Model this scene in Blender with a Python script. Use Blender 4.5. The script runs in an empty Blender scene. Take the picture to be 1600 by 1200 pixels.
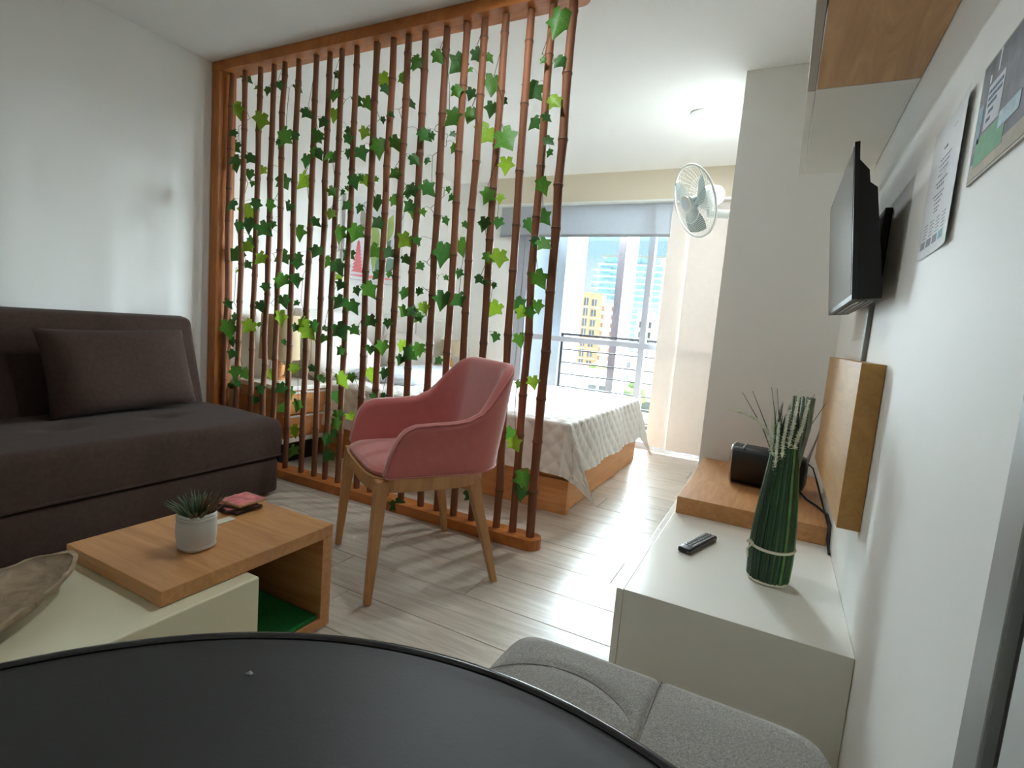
import bpy, bmesh, math, random
from mathutils import Vector, Matrix
random.seed(7)
S = bpy.context.scene
COL = S.collection
PI = math.pi

# ------------------------------------------------------------------ camera
cam_d = bpy.data.cameras.new('camera'); cam = bpy.data.objects.new('camera', cam_d); COL.objects.link(cam)
cam_d.sensor_fit = 'HORIZONTAL'; cam_d.sensor_width = 36.0
cam_d.lens = 36.0 * 820.7 / 1600.0
cam_d.clip_start = 0.02; cam_d.clip_end = 2000
r_ = Vector((0.88678734, 0.45485347, 0.08195443)); u_ = Vector((-0.12311876, 0.06157132, 0.99048006)); f_ = Vector((-0.44547725, 0.88843531, -0.11060166))
m_ = Matrix.Identity(4)
for i in range(3):
    m_[i][0] = r_[i]; m_[i][1] = u_[i]; m_[i][2] = -f_[i]
m_[2][3] = 1.0
cam.matrix_world = m_
S.camera = cam

# ------------------------------------------------------------------ light
SUN_STRENGTH = 92.0
SKY_STRENGTH = .82
EXPOSURE = 0.5
LAMP_BED, LAMP_LIVING_FILL, LAMP_COLOR = 15, 6.5, (.88, .97, 1.0)
S.view_settings.view_transform = 'Standard'; S.view_settings.look = 'None'
S.view_settings.exposure = EXPOSURE; S.view_settings.gamma = 1.0
S.view_settings.use_curve_mapping = False
S.cycles.max_bounces = 12; S.cycles.diffuse_bounces = 8; S.cycles.transparent_max_bounces = 24
S.cycles.caustics_reflective = False; S.cycles.caustics_refractive = False

W = bpy.data.worlds.new('sky'); S.world = W; W.use_nodes = True
nt = W.node_tree; nt.nodes.clear()
N = nt.nodes.new
tc = N('ShaderNodeTexCoord'); no = N('ShaderNodeTexNoise'); no.inputs['Scale'].default_value = 3.2; no.inputs['Detail'].default_value = 6
mp = N('ShaderNodeMapping'); mp.inputs['Scale'].default_value = (1, 1, 2.6)
cr = N('ShaderNodeValToRGB'); cr.color_ramp.elements[0].position = .42; cr.color_ramp.elements[0].color = (.52, .82, .95, 1)
cr.color_ramp.elements[1].position = .68; cr.color_ramp.elements[1].color = (.93, .97, 1, 1)
bg = N('ShaderNodeBackground'); bg.inputs['Strength'].default_value = SKY_STRENGTH; wo = N('ShaderNodeOutputWorld')
nt.links.new(tc.outputs['Generated'], mp.inputs['Vector']); nt.links.new(mp.outputs['Vector'], no.inputs['Vector'])
nt.links.new(no.outputs['Fac'], cr.inputs['Fac']); nt.links.new(cr.outputs['Color'], bg.inputs['Color']); nt.links.new(bg.outputs['Background'], wo.inputs['Surface'])

# hazy bright daylight coming in through the window (sun behind thin cloud: a very soft sun)
sl = bpy.data.lights.new('sun', 'SUN'); so = bpy.data.objects.new('sun', sl); COL.objects.link(so)
sl.energy = SUN_STRENGTH; sl.angle = math.radians(100); sl.color = (.83, .95, 1.0)
so.rotation_euler = Vector((-.26, -.90, -.36)).to_track_quat('-Z', 'Y').to_euler()
so.location = (3, 9, 6)

# ------------------------------------------------------------------ materials
MATS = {}
def srgb(c):
    if isinstance(c, str):
        c = [int(c[i:i+2], 16) / 255 for i in (0, 2, 4)]
    return tuple(x / 12.92 if x <= .04045 else ((x + .055) / 1.055) ** 2.4 for x in c)
def mat(name, col, rough=.5, var=.08, scale=8, bump=0, bscale=60, metal=0, spec=.5, stretch=None, coord='Object', trans=0, rnd=0, sheen=0, coat=0, emit=None):
    m = bpy.data.materials.new(name); MATS[name] = m
    m.use_nodes = True; t = m.node_tree; b = t.nodes['Principled BSDF']; L = t.links.new
    c = srgb(col)
    b.inputs['Roughness'].default_value = rough; b.inputs['Metallic'].default_value = metal
    b.inputs['Specular IOR Level'].default_value = spec
    if sheen: b.inputs['Sheen Weight'].default_value = sheen
    if coat: b.inputs['Coat Weight'].default_value = coat; b.inputs['Coat Roughness'].default_value = .08
    tcn = t.nodes.new('ShaderNodeTexCoord'); mpn = t.nodes.new('ShaderNodeMapping')
    if stretch: mpn.inputs['Scale'].default_value = stretch
    L(tcn.outputs[coord], mpn.inputs['Vector'])
    n = t.nodes.new('ShaderNodeTexNoise'); n.inputs['Scale'].default_value = scale; n.inputs['Detail'].default_value = 5
    L(mpn.outputs['Vector'], n.inputs['Vector'])
    r = t.nodes.new('ShaderNodeValToRGB')
    r.color_ramp.elements[0].position = .3; r.color_ramp.elements[1].position = .7
    r.color_ramp.elements[0].color = tuple(max(0, x * (1 - var)) for x in c) + (1,)
    r.color_ramp.elements[1].color = tuple(min(1, x * (1 + var)) for x in c) + (1,)
    L(n.outputs['Fac'], r.inputs['Fac'])
    out = r.outputs['Color']
    if rnd:
        oi = t.nodes.new('ShaderNodeObjectInfo'); mr = t.nodes.new('ShaderNodeMapRange')
        mr.inputs['To Min'].default_value = 1 - rnd; mr.inputs['To Max'].default_value = 1 + rnd
        L(oi.outputs['Random'], mr.inputs['Value'])
        vm = t.nodes.new('ShaderNodeVectorMath'); vm.operation = 'SCALE'
        L(out, vm.inputs[0]); L(mr.outputs['Result'], vm.inputs['Scale']); out = vm.outputs['Vector']
    L(out, b.inputs['Base Color'])
    if bump:
        n2 = t.nodes.new('ShaderNodeTexNoise'); n2.inputs['Scale'].default_value = bscale; n2.inputs['Detail'].default_value = 3
        L(mpn.outputs['Vector'], n2.inputs['Vector'])
        bp = t.nodes.new('ShaderNodeBump'); bp.inputs['Strength'].default_value = bump; bp.inputs['Distance'].default_value = .01
        L(n2.outputs['Fac'], bp.inputs['Height']); L(bp.outputs['Normal'], b.inputs['Normal'])
    if trans:
        tr = t.nodes.new('ShaderNodeBsdfTranslucent'); mx = t.nodes.new('ShaderNodeMixShader'); mx.inputs[0].default_value = trans
        L(out, tr.inputs['Color']); L(b.outputs['BSDF'], mx.inputs[1]); L(tr.outputs['BSDF'], mx.inputs[2])
        L(mx.outputs['Shader'], t.nodes['Material Output'].inputs['Surface'])
    return m
def wood(name, c1, c2, rough=.45, stretch=(1, 1, 12), scale=3.0, dist=2.5, bump=.08, coord='Object', rnd=0, spec=.4):
    m = bpy.data.materials.new(name); MATS[name] = m
    m.use_nodes = True; t = m.node_tree; b = t.nodes['Principled BSDF']; L = t.links.new
    b.inputs['Roughness'].default_value = rough; b.inputs['Specular IOR Level'].default_value = spec
    tcn = t.nodes.new('ShaderNodeTexCoord'); mpn = t.nodes.new('ShaderNodeMapping'); mpn.inputs['Scale'].default_value = stretch
    L(tcn.outputs[coord], mpn.inputs['Vector'])
    vec = mpn.outputs['Vector']
    if rnd:
        oi = t.nodes.new('ShaderNodeObjectInfo'); ad = t.nodes.new('ShaderNodeVectorMath'); ad.operation = 'ADD'
        cb = t.nodes.new('ShaderNodeCombineXYZ'); ml = t.nodes.new('ShaderNodeMath'); ml.operation = 'MULTIPLY'; ml.inputs[1].default_value = 37
        L(oi.outputs['Random'], ml.inputs[0]); L(ml.outputs[0], cb.inputs[0]); L(ml.outputs[0], cb.inputs[1]); L(vec, ad.inputs[0]); L(cb.outputs[0], ad.inputs[1]); vec = ad.outputs[0]
    n = t.nodes.new('ShaderNodeTexNoise'); n.inputs['Scale'].default_value = scale; n.inputs['Detail'].default_value = 8; n.inputs['Roughness'].default_value = .65; n.inputs['Distortion'].default_value = dist
    L(vec, n.inputs['Vector'])
    r = t.nodes.new('ShaderNodeValToRGB'); r.color_ramp.elements[0].position = .32; r.color_ramp.elements[1].position = .68
    r.color_ramp.elements[0].color = srgb(c1) + (1,); r.color_ramp.elements[1].color = srgb(c2) + (1,)
    L(n.outputs['Fac'], r.inputs['Fac']); out = r.outputs['Color']
    if rnd:
        mr = t.nodes.new('ShaderNodeMapRange'); mr.inputs['To Min'].default_value = 1 - rnd; mr.inputs['To Max'].default_value = 1 + rnd
        L(oi.outputs['Random'], mr.inputs['Value'])
        vm = t.nodes.new('ShaderNodeVectorMath'); vm.operation = 'SCALE'; L(out, vm.inputs[0]); L(mr.outputs['Result'], vm.inputs['Scale']); out = vm.outputs['Vector']
    L(out, b.inputs['Base Color'])
    bp = t.nodes.new('ShaderNodeBump'); bp.inputs['Strength'].default_value = bump; bp.inputs['Distance'].default_value = .004
    L(n.outputs['Fac'], bp.inputs['Height']); L(bp.outputs['Normal'], b.inputs['Normal'])
    return m

wall_m = mat('wall_paint', 'F1F1EE', .6, .015, 2, .03, 90)
ceil_m = mat('ceiling_paint', 'F4F4F2', .7, .01, 2)
beige_m = mat('bulkhead_paint', 'D6CBB6', .6, .02, 3)
white_gloss = mat('white_lacquer', 'E6E4DC', .22, .015, 3)
cream_gloss = mat('cream_lacquer', 'E6E0C2', .35, .015, 3)
floor_m = wood('floor_laminate', 'AA9E90', 'CCC3B6', .3, (1.2, 14, 1), 2.2, 1.2, .03, 'Object', .05, .5)
joint_m = mat('floor_joint', '6B6258', .7)
bamboo_m = mat('bamboo', '7C4E35', .6, .22, 5, .05, 40, spec=.25, stretch=(1, 1, .35), rnd=.18)
bamboo_node_m = mat('bamboo_node', '5E3A24', .5, .2)
divider_wood = wood('divider_wood', '96531F', 'BC7436', .4, (2, 12, 2), 2.0, 1.5, .05)
divider_post_wood = wood('divider_post_wood', '96531F', 'C27A3C', .4, (12, 12, 1.2), 2.0, 1.5, .05)
oak_m = wood('oak_veneer', 'B07A49', 'CB9560', .42, (14, 1.4, 14), 2.0, 1.2, .05)
oak_x = wood('oak_veneer_cross', 'B8804C', 'D09B66', .42, (1.4, 14, 14), 2.0, 1.2, .05)
oak_v = wood('oak_panel', 'A57840', 'BF9350', .38, (10, 1.2, 10), 2.0, 1.0, .05)
cab_oak = wood('cabinet_oak', 'AE8559', 'CBA071', .5, (9, 1.0, 9), 1.6, 2.2, .05)
bed_oak = wood('bed_oak', 'CC8C52', 'E0A66C', .45, (1.6, 1.6, 16), 1.8, 1.2, .05)
leg_oak = wood('chair_oak', 'A8774A', 'C59560', .42, (14, 14, 1.5), 2.0, 1.0, .04)
drift_m = wood('driftwood', '7E6A55', 'B09A80', .6, (4, 4, 4), 3.0, 2.0, .25)
sofa_m = mat('sofa_fabric', '43332D', .95, .12, 60, .25, 500, spec=.1, sheen=.05)
pink_m = mat('pink_velvet', 'BE6A64', .85, .05, 30, .08, 500, spec=.2, sheen=.6)
pink_pipe = mat('pink_piping', 'CB7C76', .8, .05, 30, sheen=.3)
grey_fab = mat('grey_fabric', 'A09B95', .95, .34, 420, .3, 700, spec=.15)
grey_seam = mat('grey_seam', '8A8680', .95, .15, 120)
linen_m = mat('white_quilt', 'E4E1DC', .85, .02, 10, .05, 200, sheen=.1)
pillow_m = mat('bed_pillow_cotton', 'DAD4CC', .9, .03, 8, .1, 30)
blanket_m = mat('printed_blanket', 'D3DAE6', .9, .2, 30, .2, 40)
table_m = mat('table_black', '252426', .45, .05, 6, .02, 300)
rim_m = mat('table_rim', '3A393C', .2, .05, 6)
black_pl = mat('black_plastic', '17171A', .38, .05, 10)
black_mat = mat('black_matte', '121214', .6, .05, 10)
screen_m = mat('tv_screen', '2E2F2F', .18, .02, 3, spec=.8)
silver_m = mat('silver', 'C4C4C6', .3, .03, 5, metal=.9)
grey_pl = mat('grey_plastic', '8C8F92', .5, .03)
cab_edge = mat('cabinet_door_shaded', 'A69C90', .4, .02)  # white door; shading and reflection on its edge put into this grey
white_pl = mat('white_plastic', 'E2E4E0', .35, .02)
fan_grey = mat('fan_blade_grey', '7D8A86', .4, .04, trans=.25)
alu_m = mat('white_aluminium', 'A6A9B3', .4, .02)
dark_alu = mat('dark_rail', '3C383B', .45, .04)
blind_m = mat('blind_fabric', 'B9BEC4', .8, .02, 20, trans=.25)
blind_w = mat('blind_panel', 'D8CFC8', .8, .02, 20, trans=.12)
shade_m = mat('lamp_shade', 'E4D8C2', .8, .02, trans=.4)
shade_b = mat('lamp_shade_beige', 'C8B390', .8, .03, trans=.3)
green_mat = mat('green_turf', '0E7A33', .95, .3, 160, .5, 400)
pot_m = mat('pot_white', 'C9C8C4', .6, .03)
succ_g = mat('succulent_green', '5B6E52', .6, .25, 20, rnd=.2)
succ_r = mat('succulent_bronze', '6A523A', .6, .25, 20)
stem_g = mat('grass_green', '2F5A2C', .5, .5, 40, stretch=(1, 1, .15), rnd=.3)
stem_d = mat('grass_dark', '1D3A26', .5, .3, 30)
stem_l = mat('grass_light', '5F8A3F', .5, .25, 30)
thin_stem = mat('dry_stem', '5A5A4A', .6, .2)
fox_m = mat('foxtail_white', 'E6EAD8', .9, .2, 90, .5, 300)
tie_m = mat('cream_tie', 'D8D2BE', .7, .05)
card_m = mat('paper_card', 'D9D3C2', .8, .03)
paper_m = mat('notice_paper', 'DCDDE0', .7, .01)
ink_m = mat('ink_grey', '8E9098', .8, .05)
ink_d = mat('ink_dark', '55585F', .8, .05)
teal_m = mat('print_teal', '7FB3BE', .8, .05)
coast_m = mat('coaster_side', '3A2A26', .6, .1)
stem_v = mat('vine_stem', '5B5638', .7, .2)
leaf_ms = [mat('ivy_dark', '38642A', .5, .35, 25, trans=.42, rnd=.25), mat('ivy_mid', '4C7A28', .5, .35, 25, trans=.4, rnd=.2), mat('ivy_light', '83A52C', .5, .3, 25, trans=.45, rnd=.15)]
trim_m = mat('door_trim', '9A9B99', .4, .02)
trim_d = mat('door_gap_shade', '55514E', .5, .05)
door_m = mat('door_white', 'C8CBCB', .4, .02)

def glass_mat():
    m = bpy.data.materials.new('window_glass'); m.use_nodes = True; t = m.node_tree; t.nodes.clear()
    o = t.nodes.new('ShaderNodeOutputMaterial'); tr = t.nodes.new('ShaderNodeBsdfTransparent'); gl = t.nodes.new('ShaderNodeBsdfGlossy')
    gl.inputs['Roughness'].default_value = .02; tr.inputs['Color'].default_value = (.96, .98, .98, 1)
    fr = t.nodes.new('ShaderNodeFresnel'); fr.inputs['IOR'].default_value = 1.45; mx = t.nodes.new('ShaderNodeMixShader')
    t.links.new(fr.outputs[0], mx.inputs[0]); t.links.new(tr.outputs[0], mx.inputs[1]); t.links.new(gl.outputs[0], mx.inputs[2]); t.links.new(mx.outputs[0], o.inputs['Surface'])
    return m
glass_m = glass_mat()

# ------------------------------------------------------------------ helpers
class MB:
    def __init__(s): s.v = []; s.f = []
    def add(s, vs, fs):
        o = len(s.v); s.v += [tuple(v) for v in vs]; s.f += [tuple(i + o for i in f) for f in fs]; return s
    def box(s, x0, x1, y0, y1, z0, z1, r=0, seg=2):
        if x0 > x1: x0, x1 = x1, x0
        if y0 > y1: y0, y1 = y1, y0
        if z0 > z1: z0, z1 = z1, z0
        if not r:
            return s.add([(x0, y0, z0), (x1, y0, z0), (x1, y1, z0), (x0, y1, z0), (x0, y0, z1), (x1, y0, z1), (x1, y1, z1), (x0, y1, z1)],
                         [(0, 3, 2, 1), (4, 5, 6, 7), (0, 1, 5, 4), (1, 2, 6, 5), (2, 3, 7, 6), (3, 0, 4, 7)])
        b = bmesh.new(); bmesh.ops.create_cube(b, size=1)
        for v in b.verts: v.co = Vector(((x0 + x1) / 2 + v.co.x * (x1 - x0), (y0 + y1) / 2 + v.co.y * (y1 - y0), (z0 + z1) / 2 + v.co.z * (z1 - z0)))
        bmesh.ops.bevel(b, geom=b.edges[:], offset=r, segments=seg, profile=.5, affect='EDGES')
        b.verts.index_update()
        s.add([v.co[:] for v in b.verts], [[v.index for v in f.verts] for f in b.faces]); b.free(); return s
    def tube(s, pts, r, n=8, caps=True):
        pts = [Vector(p) for p in pts]; rs = r if isinstance(r, (list, tuple)) else [r] * len(pts)
        vs = []; prev = None
        for i, p in enumerate(pts):
            d = (pts[min(i + 1, len(pts) - 1)] - pts[max(i - 1, 0)])
            if d.length < 1e-9: d = Vector((0, 0, 1))
            d.normalize()
            if prev is None:
                a = d.cross(Vector((0, 0, 1))) if abs(d.z) < .9 else d.cross(Vector((1, 0, 0)))
            else:
                a = prev - d * prev.dot(d)
            a.normalize(); prev = a; b = d.cross(a)
            for k in range(n):
                t = 2 * PI * k / n; vs.append(p + (a * math.cos(t) + b * math.sin(t)) * rs[i])
        fs = []
        for i in range(len(pts) - 1):
            for k in range(n):
                fs.append((i * n + k, i * n + (k + 1) % n, (i + 1) * n + (k + 1) % n, (i + 1) * n + k))
        if caps: fs += [tuple(range(n))[::-1], tuple((len(pts) - 1) * n + k for k in range(n))]
        return s.add(vs, fs)
    def lathe(s, prof, c=(0, 0, 0), n=24, M=None, caps=True):
        vs = []
        for r, z in prof:
            for k in range(n):
                t = 2 * PI * k / n; v = Vector((r * math.cos(t), r * math.sin(t), z))
                if M is not None: v = M @ v
                vs.append(v + Vector(c))
        fs = []
        for i in range(len(prof) - 1):
            for k in range(n): fs.append((i * n + k, i * n + (k + 1) % n, (i + 1) * n + (k + 1) % n, (i + 1) * n + k))
        if caps:
            fs += [tuple(range(n))[::-1], tuple((len(prof) - 1) * n + k for k in range(n))]
        return s.add(vs, fs)
    def prism(s, poly, axis, a, b):
        """poly in the two other axes (in x,y,z order), extruded along axis from a to b"""
        n = len(poly)
        def P(p, t):
            return {'x': (t, p[0], p[1]), 'y': (p[0], t, p[1]), 'z': (p[0], p[1], t)}[axis]
        vs = [P(p, a) for p in poly] + [P(p, b) for p in poly]
        fs = [tuple(range(n)), tuple(range(2 * n - 1, n - 1, -1))] + [(i, i + n, (i + 1) % n + n, (i + 1) % n) for i in range(n)]
        return s.add(vs, fs)
    def grid(s, fn, nu, nv, closed_u=False):
        vs = [fn(i / (nu if closed_u else nu - 1), j / (nv - 1)) for j in range(nv) for i in range(nu)]
        fs = []
        for j in range(nv - 1):
            for i in range(nu if closed_u else nu - 1):
                fs.append((j * nu + i, j * nu + (i + 1) % nu, (j + 1) * nu + (i + 1) % nu, (j + 1) * nu + i))
        return s.add(vs, fs)
    def mesh(s, name, m, smooth=None, off=(0, 0, 0)):
        me = bpy.data.meshes.new(name)
        me.from_pydata([(v[0] - off[0], v[1] - off[1], v[2] - off[2]) for v in s.v], [], s.f)
        bm = bmesh.new(); bm.from_mesh(me); bmesh.ops.recalc_face_normals(bm, faces=bm.faces); bm.to_mesh(me); bm.free()
        me.materials.append(m)
        if smooth:
            for p in me.polygons: p.use_smooth = True
            if smooth != 'all':
                try: me.set_sharp_from_angle(angle=math.radians(smooth))
                except Exception: pass
        me.update()
        return me
    def build(s, name, m, parent=None, smooth=None, local=False, origin=None):
        """verts are world coordinates unless local; the object is parented and placed to keep them"""
        off = Vector((0, 0, 0))
        if not local and parent is not None: off = WP[parent.name]
        base = Vector(origin) if origin is not None else (Vector((0, 0, 0)) if local else off)
        me = s.mesh(name, m, smooth, base)
        o = bpy.data.objects.new(name, me); COL.objects.link(o)
        if parent is not None: o.parent = parent
        o.location = base - off
        WP[o.name] = base if not local else (WP[parent.name] if parent is not None else base)
        return o
WP = {}
def thing(name, label, cat, loc=(0, 0, 0), rot=(0, 0, 0), group=None):
    o = bpy.data.objects.new(name, None); COL.objects.link(o); o.location = loc; o.rotation_euler = rot
    o.empty_display_size = .05
    WP[o.name] = Vector(loc)
    tag(o, label, cat, group); return o
def tag(o, label, cat, group=None):
    o['label'] = label; o['category'] = cat
    if group: o['group'] = group
    return o
def struct(o):
    o['kind'] = 'structure'; return o
def inst(name, me, parent, loc, rot=(0, 0, 0), scale=(1, 1, 1)):
    o = bpy.data.objects.new(name, me); COL.objects.link(o); o.parent = parent
    o.location = loc; o.rotation_euler = rot; o.scale = scale
    return o
def copy_tree(o, parent=None):
    c = o.copy(); COL.objects.link(c)
    if parent is not None:
        c.parent = parent
    for ch in list(o.children): copy_tree(ch, c)
    return c
def superell(c, h, e1=.5, e2=.5, nu=32, nv=18):
    """rounded cushion: half sizes h, exponents small = boxy"""
    sg = lambda x, p: math.copysign(abs(x) ** p, x)
    def fn(a, b):
        u = 2 * PI * a; v = -PI / 2 + PI * b
        return (c[0] + h[0] * sg(math.cos(v), e1) * sg(math.cos(u), e2), c[1] + h[1] * sg(math.cos(v), e1) * sg(math.sin(u), e2), c[2] + h[2] * sg(math.sin(v), e1))
    return MB().grid(fn, nu, nv, True)

# ================================================================== the room
XL, XR, YB, YW, YC, H = -3.2, .245, -1.6, 4.70, 3.06, 2.4
fl = struct(MB().box(XL - .15, XR + .15, YB - .15, YW + .9, -.12, -.006).build('floor', joint_m))
PW = .213; y = YB; row = 0
rs = random.Random(3)
full = None
while y < YW - .01:
    y1 = min(y + PW, YW + .02)
    x = XL - rs.random() * 1.1
    while x < XR:
        xe = x + 1.22
        a, b = max(x, XL), min(xe, XR)
        if b - a > .03:
            if abs(b - a - 1.22) < 1e-6 and abs(y1 - y - PW) < 1e-6 and full is not None:
                me = full
            else:
                hx, hy = (b - a) / 2 - .0009, (y1 - y) / 2 - .0009
                k = .0015
                me = MB().add([(-hx, -hy, -.0058), (hx, -hy, -.0058), (hx, hy, -.0058), (-hx, hy, -.0058), (-hx, -hy, -.0015), (hx, -hy, -.0015), (hx, hy, -.0015), (-hx, hy, -.0015),
                               (-hx + k, -hy + k, 0), (hx - k, -hy + k, 0), (hx - k, hy - k, 0), (-hx + k, hy - k, 0)],
                              [(0, 3, 2, 1), (0, 1, 5, 4), (1, 2, 6, 5), (2, 3, 7, 6), (3, 0, 4, 7), (4, 5, 9, 8), (5, 6, 10, 9), (6, 7, 11, 10), (7, 4, 8, 11), (8, 9, 10, 11)]).mesh('plank', floor_m)
                if abs(b - a - 1.22) < 1e-6 and abs(y1 - y - PW) < 1e-6: full = me
            inst('plank', me, fl, ((a + b) / 2, (y + y1) / 2, 0))
        x = xe
    y = y1; row += 1
struct(MB().box(XL - .15, XR + .15, YB - .15, YW + .15, H, H + .12).build('ceiling', ceil_m))
struct(MB().box(XL - .15, XL, YB - .15, YW + .15, -.006, H).build('wall_left', wall_m))
struct(MB().box(XR, XR + .15, YB - .15, YC + .02, -.006, H).build('wall_right', wall_m))
struct(MB().box(-.33, XR + .15, YC, YW + .15, -.006, H).build('wall_column', wall_m))
struct(MB().box(XL, XR, YB - .15, YB, -.006, H).build('wall_back', wall_m))
struct(MB().box(XL, -2.42, YW, YW + .15, -.006, H).box(-2.42, -.33, YW, YW + .15, 2.19, H).build('wall_window', wall_m))
struct(MB().box(-2.66, -.33, 4.60, YW, 2.155, H).build('trim_1', beige_m))
struct(MB().box(-2.66, -.33, 4.59, YW, 2.14, 2.155).build('trim_2', white_pl))

# window
wf = MB().box(-2.42, -2.36, 4.72, 4.79, 0, 2.19).box(-2.355, -2.31, 4.735, 4.785, .06, 2.13).box(-.39, -.33, 4.72, 4.79, 0, 2.19).box(-2.36, -.39, 4.72, 4.79, 2.13, 2.19).box(-2.36, -.39, 4.72, 4.79, 0, .05)
win = struct(wf.build('window_1', alu_m))
MB().box(-1.137, -1.082, 4.725, 4.785, .05, 2.13).build('mullion', alu_m, win)
MB().box(-2.31, -1.137, 4.73, 4.78, .885, .935).build('transom', alu_m, win)
MB().box(-1.082, -.39, 4.73, 4.78, .885, .935).build('transom', alu_m, win)
for x0, x1 in ((-2.31, -1.137), (-1.082, -.39)):
    for z0, z1 in ((.05, .885), (.935, 2.13)):
        MB().box(x0, x1, 4.752, 4.757, z0, z1).build('glass_pane', glass_m, win)
MB().box(-2.385, -2.365, 4.69, 4.72, 1.12, 1.28, .004).build('window_handle', black_pl, win)

# blinds
rb = thing('roller_blind', 'pale grey roller blind pulled part way down over the window', 'blind', (-1.78, 4.66, 1.86))
MB().box(-2.6, -.955, 4.655, 4.658, 1.875, 2.14).build('blind_fabric', blind_m, rb)
MB().box(-2.6, -.955, 4.648, 4.664, 1.855, 1.878, .003).build('bottom_bar', grey_pl, rb)
pb = thing('panel_blind', 'full length cream panel blind hanging almost to the floor beside the column', 'blind', (-.66, 4.66, .04))
MB().box(-.968, -.78, 4.672, 4.675, .035, 2.14).build('blind_panel', blind_w, pb)
MB().box(-.79, -.335, 4.655, 4.658, .03, 2.14).build('blind_panel', blind_w, pb)

# door in the near right wall
dr = struct(MB().box(XR - .018, XR, .66, .72, 0, 2.1, .003).box(XR - .018, XR, -.26, -.2, 0, 2.1, .003).box(XR - .018, XR, -.26, .72, 2.1, 2.16, .003).build('door_1', trim_m))
MB().box(XR - .006, XR, .635, .66, 0, 2.1).build('door_gap_shade', trim_d, dr)  # solid dark strip, the shade of the door recess painted in
MB().box(XR - .012, XR, -.2, .635, .005, 2.1).build('door_leaf', door_m, dr)

# ================================================================== room divider
YD0, YD1, YDc = 2.075, 2.185, 2.13
rd = thing('room_divider', 'floor to ceiling wooden room divider of upright bamboo canes', 'divider', (-2.0, YDc, 0))
def rounded_rail(z0, z1):
    hw = (YD1 - YD0) / 2; xe = -.915
    poly = [(XL + .004, YD0), (xe, YD0)] + [(xe + hw * 1.0 * math.sin(t), YDc - hw * math.cos(t)) for t in [PI * k / 12 for k in range(1, 12)]] + [(xe, YD1), (XL + .004, YD1)]
    return MB().prism(poly, 'z', z0, z1)
rounded_rail(.002, .05).build('bottom_rail', divider_wood, rd, 40)
rounded_rail(2.345, 2.398).build('top_rail', divider_wood, rd, 40)
MB().box(XL + .004, XL + .075, YD0, YD1, .05, 2.345, .003).build('frame_post', divider_post_wood, rd)
POLES = [(-3.09, -3.105), (-2.972, -2.977), (-2.84, -2.848), (-2.726, -2.739), (-2.643, -2.634), (-2.534, -2.527), (-2.396, -2.393), (-2.294, -2.289), (-2.211, -2.203), (-2.108, -2.105), (-1.976, -1.963),
         (-1.869, -1.868), (-1.78, -1.762), (-1.675, -1.658), (-1.552, -1.531), (-1.443, -1.431), (-1.354, -1.332), (-1.246, -1.227), (-1.126, -1.09), (-1.02, -1.003), (-.929, -.912)]
rp = random.Random(11)
PPTS = []
for i, (xt, xb) in enumerate(POLES):
    R0 = .0172 if i > 9 else .0155
    if i == 20: R0 = .0195
    zs = []; z = .05; nodes = []
    while z < 2.34:
        z += .17 + rp.random() * .12; nodes.append(z)
    allz = sorted(set([.048, 2.347] + [n + d for n in nodes for d in (-.10, -.014, -.006, .0, .006, .014) if .05 < n + d < 2.34]))
    offs = [(0, 0)] + [((rp.random() - .5) * .009, (rp.random() - .5) * .008) for _ in nodes] + [(0, 0)]
    nz = [.048] + nodes + [2.6]
    def wob(z):
        for k in range(len(nz) - 1):
            if nz[k] <= z <= nz[k + 1]:
                t = (z - nz[k]) / (nz[k + 1] - nz[k]); a, b = offs[k], offs[min(k + 1, len(offs) - 1)]
                return a[0] + (b[0] - a[0]) * t, a[1] + (b[1] - a[1]) * t
        return 0, 0
    pts = []; rr = []
    for z in allz:
        t = (z - .048) / 2.3; ox, oy = wob(z)
        pts.append((xb + (xt - xb) * t + ox, YDc + oy, z))
        dn = min([abs(z - n) for n in nodes] + [1])
        rr.append(R0 * (1.13 if dn < .002 else 1.10 if dn < .008 else 1.02 if dn < .02 else .95) * (1.06 - .1 * t))
    po = MB().tube(pts, rr, 12).build('pole', bamboo_m, rd, 60, origin=pts[0])
    PPTS.append((pts, rr))
    nm = MB()
    for n in nodes:
        if .1 < n < 2.3:
            t = (n - .048) / 2.3; ox, oy = wob(n); cx, cy = xb + (xt - xb) * t + ox, YDc + oy
            rN = R0 * 1.14 * (1.06 - .1 * t)
            nm.lathe([(rN * .97, n - .004), (rN * 1.04, n - .0015), (rN * 1.04, n + .0015), (rN * .97, n + .004)], (cx, cy, 0), 12)
    nm.build('pole_node', bamboo_node_m, po, 60)['kind'] = 'stuff'

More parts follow.
